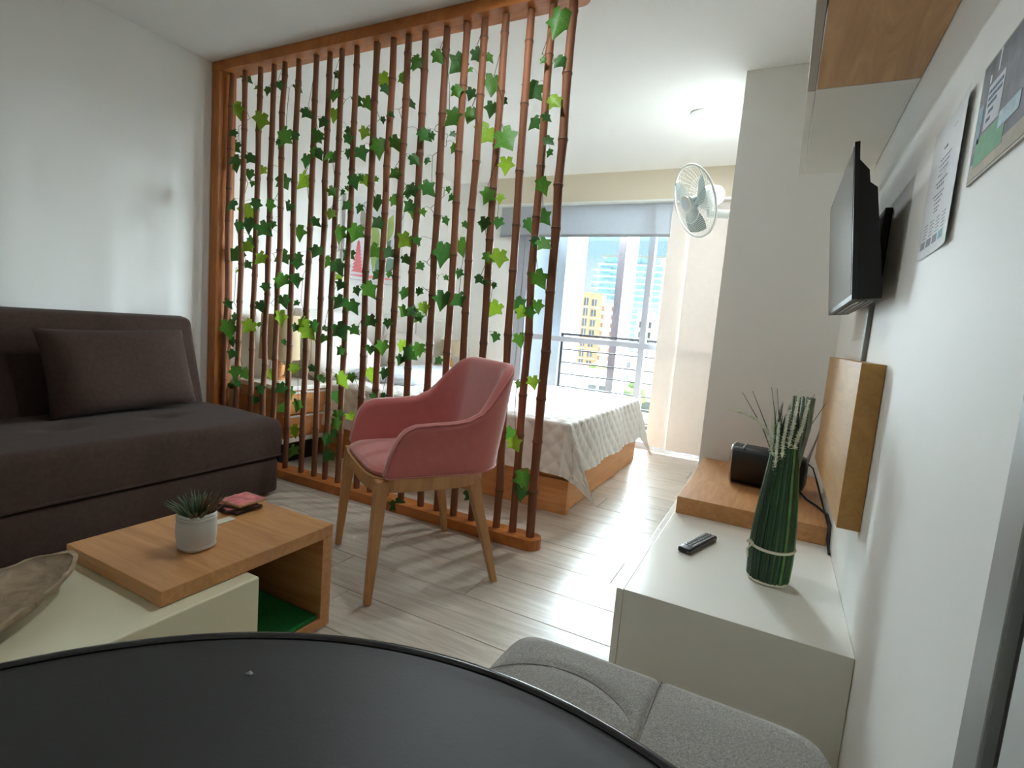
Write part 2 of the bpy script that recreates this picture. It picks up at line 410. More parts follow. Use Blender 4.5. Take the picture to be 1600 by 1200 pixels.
# ================================================================== ivy garlands
LEAVES = """-2965,2310,58,0 -3057,2140,81,2 -2782,2219,41,0 -2677,2229,41,0 -2531,2199,45,1 -2451,2062,59,0 -2829,2056,79,2 -3073,2012,43,0 -3070,1933,76,0 -2638,1954,97,1 -2678,1923,31,0 -2540,1946,45,0 -2911,1854,59,0 -3059,1849,60,0 -2367,1922,49,1 -2376,1845,59,1 -2871,2240,26,1 -3041,1827,87,0 -2915,1762,54,0 -2805,1774,53,2 -2893,1704,32,1 -2618,1701,77,0 -2473,1704,91,2 -2451,1810,65,0 -3088,1598,72,0 -2922,1532,97,2 -2848,1583,59,0 -2742,1580,63,1 -2582,1565,62,0 -2767,1441,80,0 -2698,1466,37,0 -3019,1465,60,0 -2928,1474,76,0 -2494,1419,77,1 -2362,1472,50,0 -2915,1336,60,2 -2883,1373,54,0 -3021,1289,89,0 -2799,1274,70,2 -2605,1282,78,0 -2480,1284,46,0 -2354,1320,45,0 -2915,1234,49,0 -3009,1194,22,2 -2485,1248,56,0 -2607,1148,79,1 -2502,1152,67,0 -2744,1106,48,0 -3084,981,51,0 -2787,992,60,0 -2586,1032,63,0 -2481,1025,31,0 -3025,912,50,0 -2604,934,79,2 -3083,835,102,1 -2879,864,72,2 -2798,881,27,1 -2439,914,77,2 -2378,868,77,2 -2488,885,47,0 -2338,911,51,0 -3041,759,51,0 -3030,681,51,0 -2574,794,32,0 -2995,571,68,1 -2910,572,67,1 -2997,496,51,0 -3044,468,46,0 -2681,596,54,2 -2476,651,58,2 -2342,668,41,0 -2279,621,31,0 -2773,491,55,0 -2638,519,32,1 -2584,521,59,0 -2529,506,69,1 -2820,418,55,0 -2443,441,63,1 -2570,398,64,1 -2473,283,69,2 -2463,165,64,1 -2236,2225,38,0 -2253,2125,57,1 -2251,2033,58,2 -2331,2000,49,0 -2110,2080,66,0 -2023,2063,60,1 -1920,2160,72,2 -1909,2120,45,0 -1809,2162,58,1 -1726,2217,57,1 -1739,2032,48,0 -1916,1971,27,0 -1865,1990,27,0 -2139,1936,47,0 -2032,1918,51,2 -2382,1944,44,1 -2361,1928,54,1 -2356,1843,49,0 -2288,1828,49,1 -2237,1806,58,0 -2149,1901,52,0 -2050,1825,70,0 -2145,1828,43,0 -1937,1851,83,1 -1832,1851,63,1 -1702,1767,53,0 -1818,1704,50,1 -1679,1892,39,0 -2091,1678,62,0 -2004,1683,61,2 -1940,1682,28,1 -2045,1694,33,0 -2243,1633,49,1 -2171,1630,29,0 -2133,1645,24,1 -2131,1559,48,0 -2044,1543,43,0 -1929,1567,70,0 -1815,1577,59,1 -1719,1626,63,0 -1733,1591,27,0 -1713,1541,54,0 -1694,1516,45,1 -2243,1519,49,2 -1910,1462,56,0 -2187,1418,78,1 -2061,1422,81,1 -2356,1478,35,0 -2340,1317,60,0 -2282,1264,70,1 -2105,1305,63,0 -2173,1237,73,0 -2163,1184,44,2 -2147,1141,49,0 -1930,1321,75,1 -1828,1315,55,0 -1728,1376,68,2 -1667,1376,54,0 -1716,1281,45,0 -1629,1254,36,0 -1898,1202,47,0 -1820,1208,32,0 -2148,1049,69,0 -2055,1034,68,0 -1948,1125,76,1 -2035,1117,43,0 -1715,1122,59,0 -1625,1130,36,0 -1924,962,57,0 -1812,960,42,0 -1713,1022,60,1 -1651,1030,50,0 -1621,996,41,0 -2139,898,84,0 -2034,906,53,0 -2323,888,41,0 -2254,899,30,0 -2257,843,40,1 -2132,785,49,0 -1920,810,48,0 -1836,832,66,1 -1713,855,55,2 -1663,811,78,0 -1609,839,59,1 -1713,778,51,0 -2115,627,79,2 -2265,609,46,0 -2037,651,44,1 -1924,674,87,2 -1814,702,52,0 -2150,532,55,0 -1882,568,34,0 -1812,580,28,0 -2123,429,55,1 -2030,428,64,2 -2141,381,60,1 -2150,317,61,0 -2197,283,61,0 -2191,186,68,0 -1677,17,67,0 -1731,30,38,0 -1724,2216,54,1 -1598,2228,60,1 -1481,2172,79,0 -1484,2061,55,1 -1400,2035,44,0 -1418,2144,27,1 -1379,2199,57,0 -1315,2180,37,1 -1289,2060,77,1 -1649,1878,61,0 -1604,1867,32,0 -1486,1938,73,1 -1397,1948,69,1 -1484,1864,28,0 -1477,1806,45,1 -1309,1849,85,2 -1283,1956,57,0 -1703,1764,40,0 -1630,1755,32,0 -1615,1624,69,0 -1707,1635,29,0 -1634,1512,33,1 -1494,1471,36,0 -1473,1577,32,0 -1493,1616,28,0 -1383,1448,31,0 -1274,1454,51,0 -1269,1580,61,1 -1500,1327,93,0 -1395,1349,74,1 -1209,1303,58,1 -1659,1372,41,0 -1627,1257,37,0 -1629,1128,34,0 -1589,1051,51,2 -1619,999,47,0 -1401,1223,40,0 -1467,1201,25,0 -1478,1094,78,0 -1395,1103,69,0 -1286,1201,36,0 -1252,1184,24,0 -1201,1176,23,0 -1187,1070,67,2 -1607,842,60,1 -1480,800,38,0 -1650,1026,38,0 -994,2279,98,1 -1051,2132,27,1 -970,2118,53,0 -1086,2017,94,0 -979,1960,61,2 -1228,1984,40,0 -1067,1881,55,0 -1008,1892,39,0 -1197,1820,93,1 -1187,1707,61,2 -1000,1608,63,1 -1206,1566,37,2 -988,1795,43,0 -984,1749,31,0 -1282,1453,54,0 -1204,1456,45,0 -1059,1447,52,0 -979,1476,63,0 -1008,1374,44,0 -968,1363,59,1 -1183,1301,70,2 -1250,1304,42,1 -981,1207,76,1 -1289,1202,34,0 -1254,1189,21,0 -1200,1174,25,0 -1062,1099,61,0 -977,1092,52,1 -1050,1064,53,2 -1005,1067,48,1 -1048,938,58,1 -1171,941,41,0 -962,758,49,2 -1037,738,36,1 -1058,496,73,1 -1029,464,59,2 -964,310,81,1 -978,241,63,0 -1233,170,76,0"""

def leaf_mesh(name, m, bend, fold, asym):
    half = [(.10, .46), (.36, .40), (.31, .16), (.54, -.03), (.27, -.17), (.14, -.38)]
    pts = [(0, .28)] + half + [(0, -.62)] + [(-a * asym, b) for a, b in half[::-1]]
    def Z(a, b): return -fold * abs(a) - bend * (b - .28) ** 2
    vs = [(0, .05, Z(0, .05))] + [(a, b, Z(a, b)) for a, b in pts]
    n = len(pts)
    b = MB(); b.add(vs, [(0, i + 1, (i + 1) % n + 1) for i in range(n)])
    return b.mesh(name, m, 'all')
LM = [[leaf_mesh('leaf', leaf_ms[g], bd, fo, a) for bd, fo, a in ((.25, .25, 1), (.5, .45, .85), (-.2, .15, 1.1), (.1, .6, .95))] for g in range(3)]
VINE_POLES = [1, 4, 6, 8, 10, 12, 14, 16, 17, 19]
VN = ['densest one beside the wooden post at the wall', 'second from the wall, above the far sofa end', 'third from the wall, over the bedside cabinet', 'fourth from the wall, above the pink chair arm',
      'fifth from the wall, crossing the wall picture', 'sixth from the wall, at the picture edge', 'seventh from the wall, behind the pink chair', 'eighth from the wall, above the pink chair back',
      'third from the free end, beside the window', 'last one, nearest the free end']
LV = [tuple(map(int, q.split(','))) for q in LEAVES.split()]
groups = {k: [] for k in VINE_POLES}
for X, Z, s, g in LV:
    k = min(VINE_POLES, key=lambda q: abs(POLES[q][0] - X / 1000)); groups[k].append((X / 1000, Z / 1000, s / 1000, g))
rl = random.Random(5)
for vi, k in enumerate(VINE_POLES):
    ls = sorted(groups[k], key=lambda q: -q[1])
    v = thing('ivy_garland', 'green ivy garland on the bamboo divider, ' + VN[vi], 'garland', (POLES[k][0], YDc, 2.3), group='ivy garlands')
    stem = MB()
    # the main stem: follows the leaves loosely, weaving round the canes
    path = [(POLES[k][0] + .024, YDc - .02, 2.36)]
    for q, (x, z, s, g) in enumerate(ls):
        px = min(max(x, POLES[k][0] - .022), POLES[k][0] + .022)
        path.append((px, YDc + (.02 if (q // 2) % 2 else -.02), z + s * .35))
    path = [p for q, p in enumerate(path) if q == 0 or p[2] < path[q - 1][2] + .001]
    sm = []
    for a, b in zip(path[:-1], path[1:]):
        for t in (0, .33, .66): sm.append(tuple(a[c] + (b[c] - a[c]) * t + (.004 * math.sin(17 * (a[2] + t)) if c == 0 else 0) for c in range(3)))
    sm.append(path[-1])
    stem.tube(sm, .0014, 5)
    for x, z, s, g in ls:
        fr = rl.random() < .62
        y = YDc + (-.034 - .02 * rl.random() if fr else .034 + .02 * rl.random())
        # keep the same place on the divider plane; a little nearer or farther only changes parallax
        kx = (y - 0) / YDc
        px, pz = x * kx, 1 + (z - 1) * kx
        rx = PI / 2 + (rl.random() - .5) * .8; ry = (rl.random() - .5) * 1.8; rz = .47 + (rl.random() - .5) * .8
        sc = s * 1.26
        M = Matrix.Rotation(rz, 3, 'Z') @ Matrix.Rotation(rx, 3, 'X') @ Matrix.Rotation(ry, 3, 'Z')
        e = M.to_euler()
        lo = Vector((px, y, pz)) - WP[v.name]
        inst('leaf', rl.choice(LM[g]), v, lo, e, (sc,) * 3)
        base = Vector((px, y, pz)) + M @ Vector((0, .25 * sc, 0))
        near = min(sm, key=lambda p: (Vector(p) - base).length)
        mid = (base + Vector(near)) / 2 + Vector((0, 0, .012))
        stem.tube([near, mid, base], .0007, 4)
    stem.build('stem', stem_v, v, 60)

# ================================================================== bed
bed = thing('platform_bed', 'low oak platform bed with white upholstered headboard behind the bamboo divider', 'bed', (-2.0, 3.4, 0))
MB().box(-3.18, -.945, 2.64, 4.18, 0, .25, .006).build('bed_base', bed_oak, bed)
MB().box(-1.12, -.925, 2.62, 2.64, 0, .19, .003).box(-.945, -.925, 2.64, 2.66, 0, .19, .003).build('base_corner_panel', bed_oak, bed)
superell((-2.06, 3.41, .37), (1.07, .76, .118), .28, .2, 40, 14).build('mattress', linen_m, bed, 'all')
hb = MB().box(-3.195, -3.12, 2.72, 4.54, .12, 1.0, .012).build('headboard', white_pl, bed, 40)
for yy in (2.74, 3.17, 3.62, 4.07):
    MB().box(-3.12, -3.105, yy, yy + .42, .42, .985, .008).build('headboard_panel', linen_m, hb, 40)
# quilted cover: a cloth draped over the bed, its corners hanging lower
def cover():
    x0, x1, y0, y1, zt = -2.72, -.965, 2.62, 4.14, .515
    nx, ny = 220, 230
    ov = .30
    cy = (y0 + y1) / 2
    def fn(a, b):
        s = x0 + a * (x1 + ov - x0); t = y0 - ov + b * (y1 - y0 + 2 * ov)
        du = max(0, s - x1); dv = max(0, y0 - t, t - y1); sg = -1 if t < y0 else 1
        bx, by = min(s, x1), min(max(t, y0), y1)
        q = .011 * (abs(math.sin((s + t) * PI / .10) * math.sin((s - t) * PI / .10))) ** .6
        if du == 0 and dv == 0:
            z = zt + q - .008 * math.exp(-min(x1 - s, t - y0, y1 - t) / .03) + .006 * math.sin(s * 7) * math.sin(t * 5 + 1)
            return (bx, by, z)
        ln = math.hypot(du * 1.08, dv); hh = math.hypot(du, dv); nxn, nyn = du / hh, dv / hh; ln *= 1 + .1 * min(du, dv) / max(du, dv)
        corner = min(du, dv) / max(du, dv) if max(du, dv) > 0 else 0
        wav = .012 * math.sin((s if dv > du else t) * 13) * min(1, ln / .2)
        rr = .02
        if ln < rr * 1.57:
            out = rr * math.sin(ln / rr); dn = rr * (1 - math.cos(ln / rr))
        else:
            e = ln - rr * 1.57; out = rr + e * (.10 + .26 * corner) + wav; dn = rr + e * .975
        out += q
        dn = min(dn, zt - .028 + .01 * math.sin(ln * 40))
        cr_ = min(du, dv) if sg < 0 else 0          # the near corner of the cloth folds round the foot
        return (bx + nxn * out + .1 * cr_, by + sg * nyn * out + .85 * cr_, zt - .008 - dn)
    return MB().grid(fn, nx, ny)
tag(cover().build('bed_cover', linen_m, None, 'all'), 'white diamond quilted bedspread hanging over the foot of the bed', 'bedspread')
tag(superell((-2.55, 3.45, .545), (.32, .6, .055), .7, .4, 30, 12).build('folded_blanket', blanket_m, None, 'all'), 'rumpled white and pale blue blanket bunched on the bed', 'blanket')
for i, (yy, lab) in enumerate(((2.98, 'beige bed pillow nearest the bedside cabinet, leaning on the headboard'), (3.75, 'white bed pillow on the window side of the headboard'))):
    p = superell((0, 0, 0), (.09, .33, .21), .8, .45, 30, 16).build('bed_pillow', pillow_m, None, 'all', local=True)
    p.location = (-2.97, yy, .66); p.rotation_euler = (0, -.35, 0); tag(p, lab, 'pillow', 'bed pillows')

# bedside cabinets
def bedside(y0, y1, label, x0=-3.18, x1=-2.7):
    t = thing('bedside_cabinet', label, 'cabinet', ((x0 + x1) / 2, (y0 + y1) / 2, 0), group='bedside cabinets')
    MB().box(x0, x1 - .02, y0 + .01, y1 - .01, .17, .475).build('body', bed_oak, t)
    MB().box(x0, x1, y0, y1, .475, .505, .004).build('cabinet_top', white_gloss, t)
    MB().box(x0, x1, y0, y1, .14, .17, .004).build('cabinet_bottom', white_gloss, t)
    MB().box(x0 + .03, x1 - .06, y0 + .03, y1 - .03, 0, .14).build('plinth', black_mat, t)
    for z0, z1 in ((.18, .315), (.325, .468)):
        d = MB().box(x1 - .02, x1, y0 + .008, y1 - .008, z0, z1, .002).build('drawer', bed_oak, t)
        MB().box(x1, x1 + .004, y0 + .008, y1 - .008, z1 - .012, z1).build('drawer_pull', white_pl, d)
    return t
bedside(2.25, 2.63, 'oak and white bedside cabinet close behind the bamboo divider')
bedside(4.22, 4.62, 'oak and white bedside cabinet in the far corner by the window wall', -3.09, -2.65)
def lamp(x, y, z, r, h, sm, label):
    t = thing('table_lamp', label, 'lamp', (x, y, z), group='bedside lamps')
    MB().lathe([(.055, z), (.055, z + .012), (.02, z + .02), (.018, z + .03)], (x, y, 0), 20).build('lamp_base', bed_oak, t, 40)
    MB().lathe([(.03, z + .03), (.034, z + .06), (.034, z + .10), (.012, z + .12), (.012, z + .16)], (x, y, 0), 20).build('lamp_stem', bed_oak, t, 40)
    MB().lathe([(r, z + .14), (r * .93, z + .14 + h), (r * .91, z + .14 + h), (r * .98, z + .14)], (x, y, 0), 32, caps=False).build('lamp_shade', sm, t, 40)
lamp(-3.02, 2.47, .505, .13, .30, shade_b, 'bedside lamp with a beige drum shade beside the bamboo divider')
lamp(-2.95, 4.44, .505, .11, .16, shade_m, 'bedside lamp with a cream shade in the far corner by the window')

# picture on the left wall: print of tropical plants (flat shapes on a canvas)
pic = thing('canvas_picture', 'white canvas print of red and green tropical plants above the headboard', 'picture', (XL, 3.52, 1.28))
MB().box(XL + .002, XL + .03, 3.16, 3.88, 1.27, 1.92, .002).build('canvas', paper_m, pic)
p_red = mat('print_red', 'E07A80', .8, .1); p_gr = mat('print_green', '9DB66A', .8, .2); p_dg = mat('print_deep_green', '6F8F7C', .8, .2); p_br = mat('print_brown', '9A8F84', .8, .1)
def flat_leaf(cy, cz, ln, w, ang, m, nm):
    pts = []
    for k in range(14):
        t = k / 13; pts.append((ln * t, w * math.sin(PI * t)))
    pts += [(ln * (1 - k / 13), -w * math.sin(PI * (1 - k / 13))) for k in range(1, 13)]
    ca, sa = math.cos(ang), math.sin(ang)
    MB().prism([(cy + a * ca - b * sa, cz + a * sa + b * ca) for a, b in pts], 'x', XL + .03, XL + .0315 + random.random() * .001).build(nm, m, pic)
for k in range(9):
    z = 1.33 + k * .028; w = .07 * (1 - k / 11)
    MB().prism([(3.32 - w, z), (3.32 + w, z), (3.32 + w * .5, z + .03), (3.32 - w * .5, z + .03)], 'x', XL + .03, XL + .0315).build('printed_flower', p_red, pic)
for a in ((3.5, 1.36, .42, .05, 1.5, p_gr), (3.52, 1.36, .36, .06, 1.0, p_dg), (3.55, 1.5, .36, .07, 1.9, p_gr), (3.62, 1.38, .2, .06, .6, p_dg), (3.42, 1.62, .25, .05, 1.9, p_br), (3.62, 1.6, .3, .06, 1.2, p_gr), (3.2, 1.3, .6, .012, .03, p_red)):
    flat_leaf(*a, 'printed_leaf')

# ================================================================== sofa
sf = thing('sofa_bed', 'dark brown armless fabric sofa bed along the wall', 'sofa', (-2.75, .6, 0))
Y0, Y1 = -.35, 1.9
MB().box(-3.12, -2.291, Y0 + .01, Y1 - .008, .02, .205, .02, 3).build('sofa_base', sofa_m, sf, 50)
# seat cushion with dimples at the tufted buttons
BT = [(-2.62, 1.08), (-2.62, 1.5), (-2.62, .66), (-2.62, .24)]
def seat_fn(a, b):
    x = -3.05 + .76 * a; y = Y0 + (Y1 - Y0) * b
    ex = min(a, 1 - a) * .76; ey = min(b, 1 - b) * (Y1 - Y0)
    rr = .045
    def rd(e): return rr - math.sqrt(max(0, rr * rr - (rr - e) ** 2)) if e < rr else 0
    z = .415 + .012 * math.sin(PI * a) - rd(ex) - rd(ey) * (1 if ex >= rr else .3)
    for bx, by in BT:
        d = math.hypot(x - bx, (y - by) * .6); z -= .022 * math.exp(-(d / .045) ** 2)
    return (x, y, z)
mb = MB().grid(seat_fn, 50, 110)
n = 50
edge = [i for i in range(50)] + [j * 50 + 49 for j in range(1, 110)] + [109 * 50 + i for i in range(48, -1, -1)] + [j * 50 for j in range(108, 0, -1)]
o = len(mb.v); mb.v += [(mb.v[i][0], mb.v[i][1], .215) for i in edge]
mb.f += [(edge[i], edge[(i + 1) % len(edge)], o + (i + 1) % len(edge), o + i) for i in range(len(edge))]; mb.f.append(tuple(range(o, len(mb.v))))
seat = mb.build('seat_cushion', sofa_m, sf, 60)
MB().tube([(-2.289, Y0, .218), (-2.289, Y1 + .001, .218), (-3.0, Y1 + .001, .218)], .006, 6).build('seat_piping', sofa_m, seat, 60)
for bx, by in BT:
    MB().tube([(bx + .015, by - .05, .405), (bx, by, .396), (bx + .015, by + .05, .405)], .006, 6).build('tuft_button', sofa_m, seat, 60)
# backrest leaning on the wall
bb = bmesh.new()
prof = [(-3.17, .1), (-2.97, .1), (-2.94, .42), (-3.07, .885), (-3.17, .9)]
tmp = MB().prism(prof, 'y', Y0, Y1)
vv = [bb.verts.new(v) for v in tmp.v]
for f in tmp.f: bb.faces.new([vv[i] for i in f])
bmesh.ops.recalc_face_normals(bb, faces=bb.faces); bmesh.ops.bevel(bb, geom=bb.edges[:], offset=.03, segments=4, profile=.5, affect='EDGES'); bb.verts.index_update()
q = MB(); q.add([v.co[:] for v in bb.verts], [[v.index for v in f.verts] for f in bb.faces]); bb.free()
q.build('backrest', sofa_m, sf, 60)
def cushion(loc, rot, h, m, label, group=None):
    def fn(a, b):
        u = 2 * a - 1; v = 2 * b - 1
        return None
    N_ = 26; vs = []; fs = []
    for side in (1, -1):
        for j in range(N_):
            for i in range(N_):
                u = 2 * i / (N_ - 1) - 1; v = 2 * j / (N_ - 1) - 1
                pin = 1 - .07 * (1 - v * v) if True else 1
                px = h[1] * u * (1 - .05 * (1 - abs(u)) * 0 - .06 * (1 - v * v) * abs(u) ** 3 * 0 - .05 * (1 - v * v) * (abs(u) ** 6))
                pz = h[2] * v * (1 - .05 * (1 - u * u) * (abs(v) ** 6))
                th = h[0] * (max(0, (1 - u ** 4) * (1 - v ** 4))) ** .55 * (1 + .06 * math.sin(5 * u + 2 * v))
                vs.append((side * th, px, pz))
    for s in (0, 1):
        o = s * N_ * N_
        for j in range(N_ - 1):
            for i in range(N_ - 1):
                f = (o + j * N_ + i, o + j * N_ + i + 1, o + (j + 1) * N_ + i + 1, o + (j + 1) * N_ + i); fs.append(f if s == 0 else f[::-1])
    p = MB().add(vs, fs).build('throw_pillow', m, None, 'all', local=True)
    bm = bmesh.new(); bm.from_mesh(p.data); bmesh.ops.remove_doubles(bm, verts=bm.verts, dist=1e-5); bm.to_mesh(p.data); bm.free()
    p.location = loc; p.rotation_euler = rot; tag(p, label, 'pillow', group); return p
cushion((-2.83, 1.42, .63), (.02, -.30, .03), (.085, .33, .205), sofa_m, 'dark brown throw pillow leaning on the sofa backrest near the divider', 'sofa pillows')
cushion((-2.74, .60, .655), (.0, -.42, -.08), (.085, .30, .2), grey_fab, 'grey throw pillow at the near end of the sofa', 'sofa pillows')

# ================================================================== coffee table
ct = thing('coffee_table', 'nested coffee table of a cream box under an oak C-shaped top', 'table', (-1.4, .6, 0))
MB().box(-1.655, -1.135, -.12, .889, .012, .295, .004).build('box_unit', cream_gloss, ct)
oc = MB().box(-1.603, -1.18, .668, 1.185, .297, .335, .0015).box(-1.603, -1.18, 1.147, 1.185, .036, .2968, .0015).box(-1.603, -1.18, .895, 1.185, .004, .036, .0015)
oc.build('oak_top', oak_x, ct)
MB().box(-1.60, -1.575, .893, 1.146, .037, .296).build('back_panel', black_mat, ct)
tag(MB().box(-1.57, -1.186, .9, 1.14, .037, .052, .004).build('turf_mat', green_mat), 'bright green artificial turf mat on the lower shelf of the coffee table', 'mat')
tag(MB().box(-1.462, -1.43, .972, 1.03, .3355, .3375).build('paper_card', card_m), 'small cream paper card lying between the plant pot and the coasters', 'card')
# coasters
rc = random.Random(4)
cz = .3355
CL = ['bottom wooden coaster of the stack on the coffee table', 'second coaster from the bottom of the stack on the coffee table', 'third coaster from the bottom, just under the red one', 'top coaster of the stack with a red and white print']
cred = mat('coaster_red', 'D2787A', .6, .45, 40); cside = mat('coaster_wood', 'B48A66', .6, .1)
for i in range(4):
    a = (.15, -.35, .3, .02)[i]; cxx, cyy = -1.505 + rc.uniform(-.008, .008), 1.098 + rc.uniform(-.008, .008)
    c = thing('coaster', CL[i], 'coaster', (cxx, cyy, cz), (0, 0, a), 'coasters on the coffee table')
    MB().box(-.052, .052, -.052, .052, 0, .007, .002).build('coaster_board', coast_m if i < 3 else cside, c, 40, local=True)
    MB().box(-.047, .047, -.047, .047, .007, .0076).build('print', cred, c, local=True)
    cz += .0082
# potted plant
pp = thing('potted_succulent', 'small spiky succulent in a ribbed white pot on the coffee table', 'plant', (-1.338, .848, .336))
z0 = .336
def pot_fn(a, b):
    t = 2 * PI * a; prof = [(.034, 0), (.040, .003), (.0425, .012), (.0435, .082), (.0425, .096), (.041, .099), (.039, .096), (.0385, .07), (.0, .068)]
    k = b * (len(prof) - 1); i = min(int(k), len(prof) - 2); f = k - i
    r = prof[i][0] * (1 - f) + prof[i + 1][0] * f; z = prof[i][1] * (1 - f) + prof[i + 1][1] * f
    if .15 < b < .5: r += .0009 * math.sin(z * 2 * PI / .007)
    sq = (abs(math.cos(t)) ** 3.2 + abs(math.sin(t)) ** 3.2) ** (-1 / 3.2)
    return (-1.338 + r * sq * math.cos(t), .848 + r * sq * math.sin(t), z0 + z)
MB().grid(pot_fn, 40, 73, True).add([(-1.338 + .034 * math.cos(k * PI / 8), .848 + .034 * math.sin(k * PI / 8), z0) for k in range(16)], [tuple(range(15, -1, -1))]).build('pot', pot_m, pp, 50)
MB().lathe([(.0, z0 + .08), (.036, z0 + .08), (.036, z0 + .072)], (-1.338, .848, 0), 16, caps=False).build('soil', black_mat, pp)
rg = random.Random(9)
for k in range(70):
    a = rg.random() * 2 * PI; el = rg.uniform(.62, 1.5); ln = rg.uniform(.05, .08) * (1 if el < 1.1 else 1.05)
    d = Vector((math.cos(a) * math.cos(el), math.sin(a) * math.cos(el), math.sin(el)))
    b0 = Vector((-1.338, .848, z0 + .08)) + Vector((d.x, d.y, 0)) * .03
    b1 = b0 + d * ln * .6 + Vector((0, 0, .004)); b2 = b0 + d * ln
    MB().tube([b0, b1, b2], [.0035, .003, .0004], 5).build('spike_leaf', succ_r if (d.x * .8 + d.y * .6 > .1 and rg.random() < .75) else succ_g, pp, 60)
# wooden bowl
wb = thing('wooden_bowl', 'long pale driftwood bowl on the cream end of the coffee table', 'bowl', (-1.352, .365, .2955), (0, 0, math.radians(-57)))
def hull(inner):
    def fn(a, b):
        t = 2 * PI * a
        L, Wd, Hh = .31, .105, .05
        if inner: L, Wd, Hh = .298, .097, .036
        k = math.sin(b * PI / 2); zz = (1 - math.cos(b * PI / 2))
        cx = math.cos(t); sy = math.sin(t)
        x = L * k * math.copysign(abs(cx) ** .85, cx); yy = Wd * k * math.copysign(abs(sy) ** 1.25, sy)
        z = Hh * zz + (.0145 if inner else 0) + .012 * (x / .3) ** 2 * zz
        return (x, yy + .02 * (x / .3) ** 2, z + .003 * math.sin(9 * x * 10) * zz)
    return fn
hb_ = MB().grid(hull(False), 48, 16, True); n0 = len(hb_.v)
hb_.grid(hull(True), 48, 16, True)
hb_.f += [(15 * 48 + i, 15 * 48 + (i + 1) % 48, n0 + 15 * 48 + (i + 1) % 48, n0 + 15 * 48 + i) for i in range(48)]
hb_.build('bowl_shell', drift_m, wb, 50, local=True)

# ================================================================== pink armchair (local: x = chair's side seen left in the photo, y = forward)
uu = Vector((-.82714727, .56198523, 0)); ff = Vector((-.56198523, -.82714727, 0))
ang = math.atan2(ff.y, ff.x) - PI / 2          # local +y -> forward; local +x -> forward rotated -90 deg
ch = thing('dining_armchair', 'dusty pink velvet dining armchair with tapered oak legs', 'chair', (-1.2425, 1.695, 0), (0, 0, ang))
# in this local frame +x = (ff.y, -ff.x) = uu
# plan curve of the shell, from near arm front (x=-) round the back to the far arm
def plan(s):
    """s 0..1 -> (x, y, nx, ny, back)"""
    A = .27; yf = .215; yb = -.232; rcn = .135
    L1 = yf - (yb + rcn); L2 = PI / 2 * rcn; L3 = 2 * (A - rcn); T = 2 * L1 + 2 * L2 + L3
    d = s * T
    if d < L1: return (-A, yf - d, -1, 0)
    d -= L1
    if d < L2:
        t = d / rcn; return (-A + rcn - rcn * math.cos(t), yb + rcn - rcn * math.sin(t), -math.cos(t), -math.sin(t))
    d -= L2
    if d < L3: return (-A + rcn + d, yb, 0, -1)
    d -= L3
    if d < L2:
        t = d / rcn; return (A - rcn + rcn * math.sin(t), yb + rcn - rcn * math.cos(t), math.sin(t), -math.cos(t))
    d -= L2
    return (A, yb + rcn + d, 1, 0)
HT = [(.216, .462), (.21, .505), (.198, .552), (.18, .592), (.155, .622), (.12, .636), (.05, .641), (-.03, .645), (-.075, .652), (-.105, .672), (-.13, .708), (-.16, .765), (-.185, .808), (-.205, .83), (-.225, .845), (-.233, .85)]
def top_h(y):
    for (a, ha), (b, hb2) in zip(HT[:-1], HT[1:]):
        if b <= y <= a: return ha + (hb2 - ha) * (a - y) / (a - b)
    return HT[0][1] if y > HT[0][0] else HT[-1][1]
ZB = .452
def shell_pt(s, w):
    """w 0..1 : up the outside, over the rolled top, down the inside"""
    x, y, nx, ny = plan(s)
    zt = top_h(y)
    th = .024
    back = max(0, min(1, (.02 - y) / .2))
    zt2 = zt - th * .9
    if w < .45:
        k = w / .45; z = ZB + (max(zt2, ZB + .002) - ZB) * k; o = th
    elif w < .55:
        a = (w - .45) / .1 * PI; z = max(zt2, ZB + .002) + th * .9 * math.sin(a) * (1 if zt > .48 else .5); o = th * math.cos(a)
    else:
        k = (w - .55) / .45; z = max(zt2, ZB + .002) + (ZB - max(zt2, ZB + .002)) * k; o = -th
    lean = (z - ZB) * .14 * back
    flare = .012 * math.sin(min(1, (z - ZB) / .2) * PI / 2)
    fl = flare * (1 - back * .7)
    inset = .0
    return (x + nx * (o + fl) , y + ny * (o + fl) - lean * (1 if ny < -.01 else .9 * back), z)
sh = MB().grid(lambda a, b: shell_pt(a, b), 120, 40)
# close the arm fronts and the underside
for col in (0, 119):
    sh.f.append(tuple(j * 120 + col for j in range(40)))
for i in range(119): sh.f.append((i, i + 1, 39 * 120 + i + 1, 39 * 120 + i))
sh.build('upholstered_shell', pink_m, ch, 60, local=True)
MB().tube([(lambda p: (p[0] * 1.004, p[1] - .001, p[2] + .001))(shell_pt(k / 160, .475)) for k in range(161)], .0032, 6).build('piping', pink_pipe, ch, 60, local=True)
MB().tube([(lambda p: (p[0] * 1.006, p[1] * 1.004, p[2] + .004))(shell_pt(k / 100, .0)) for k in range(101)], .0045, 6).build('lower_piping', pink_m, ch, 60, local=True)
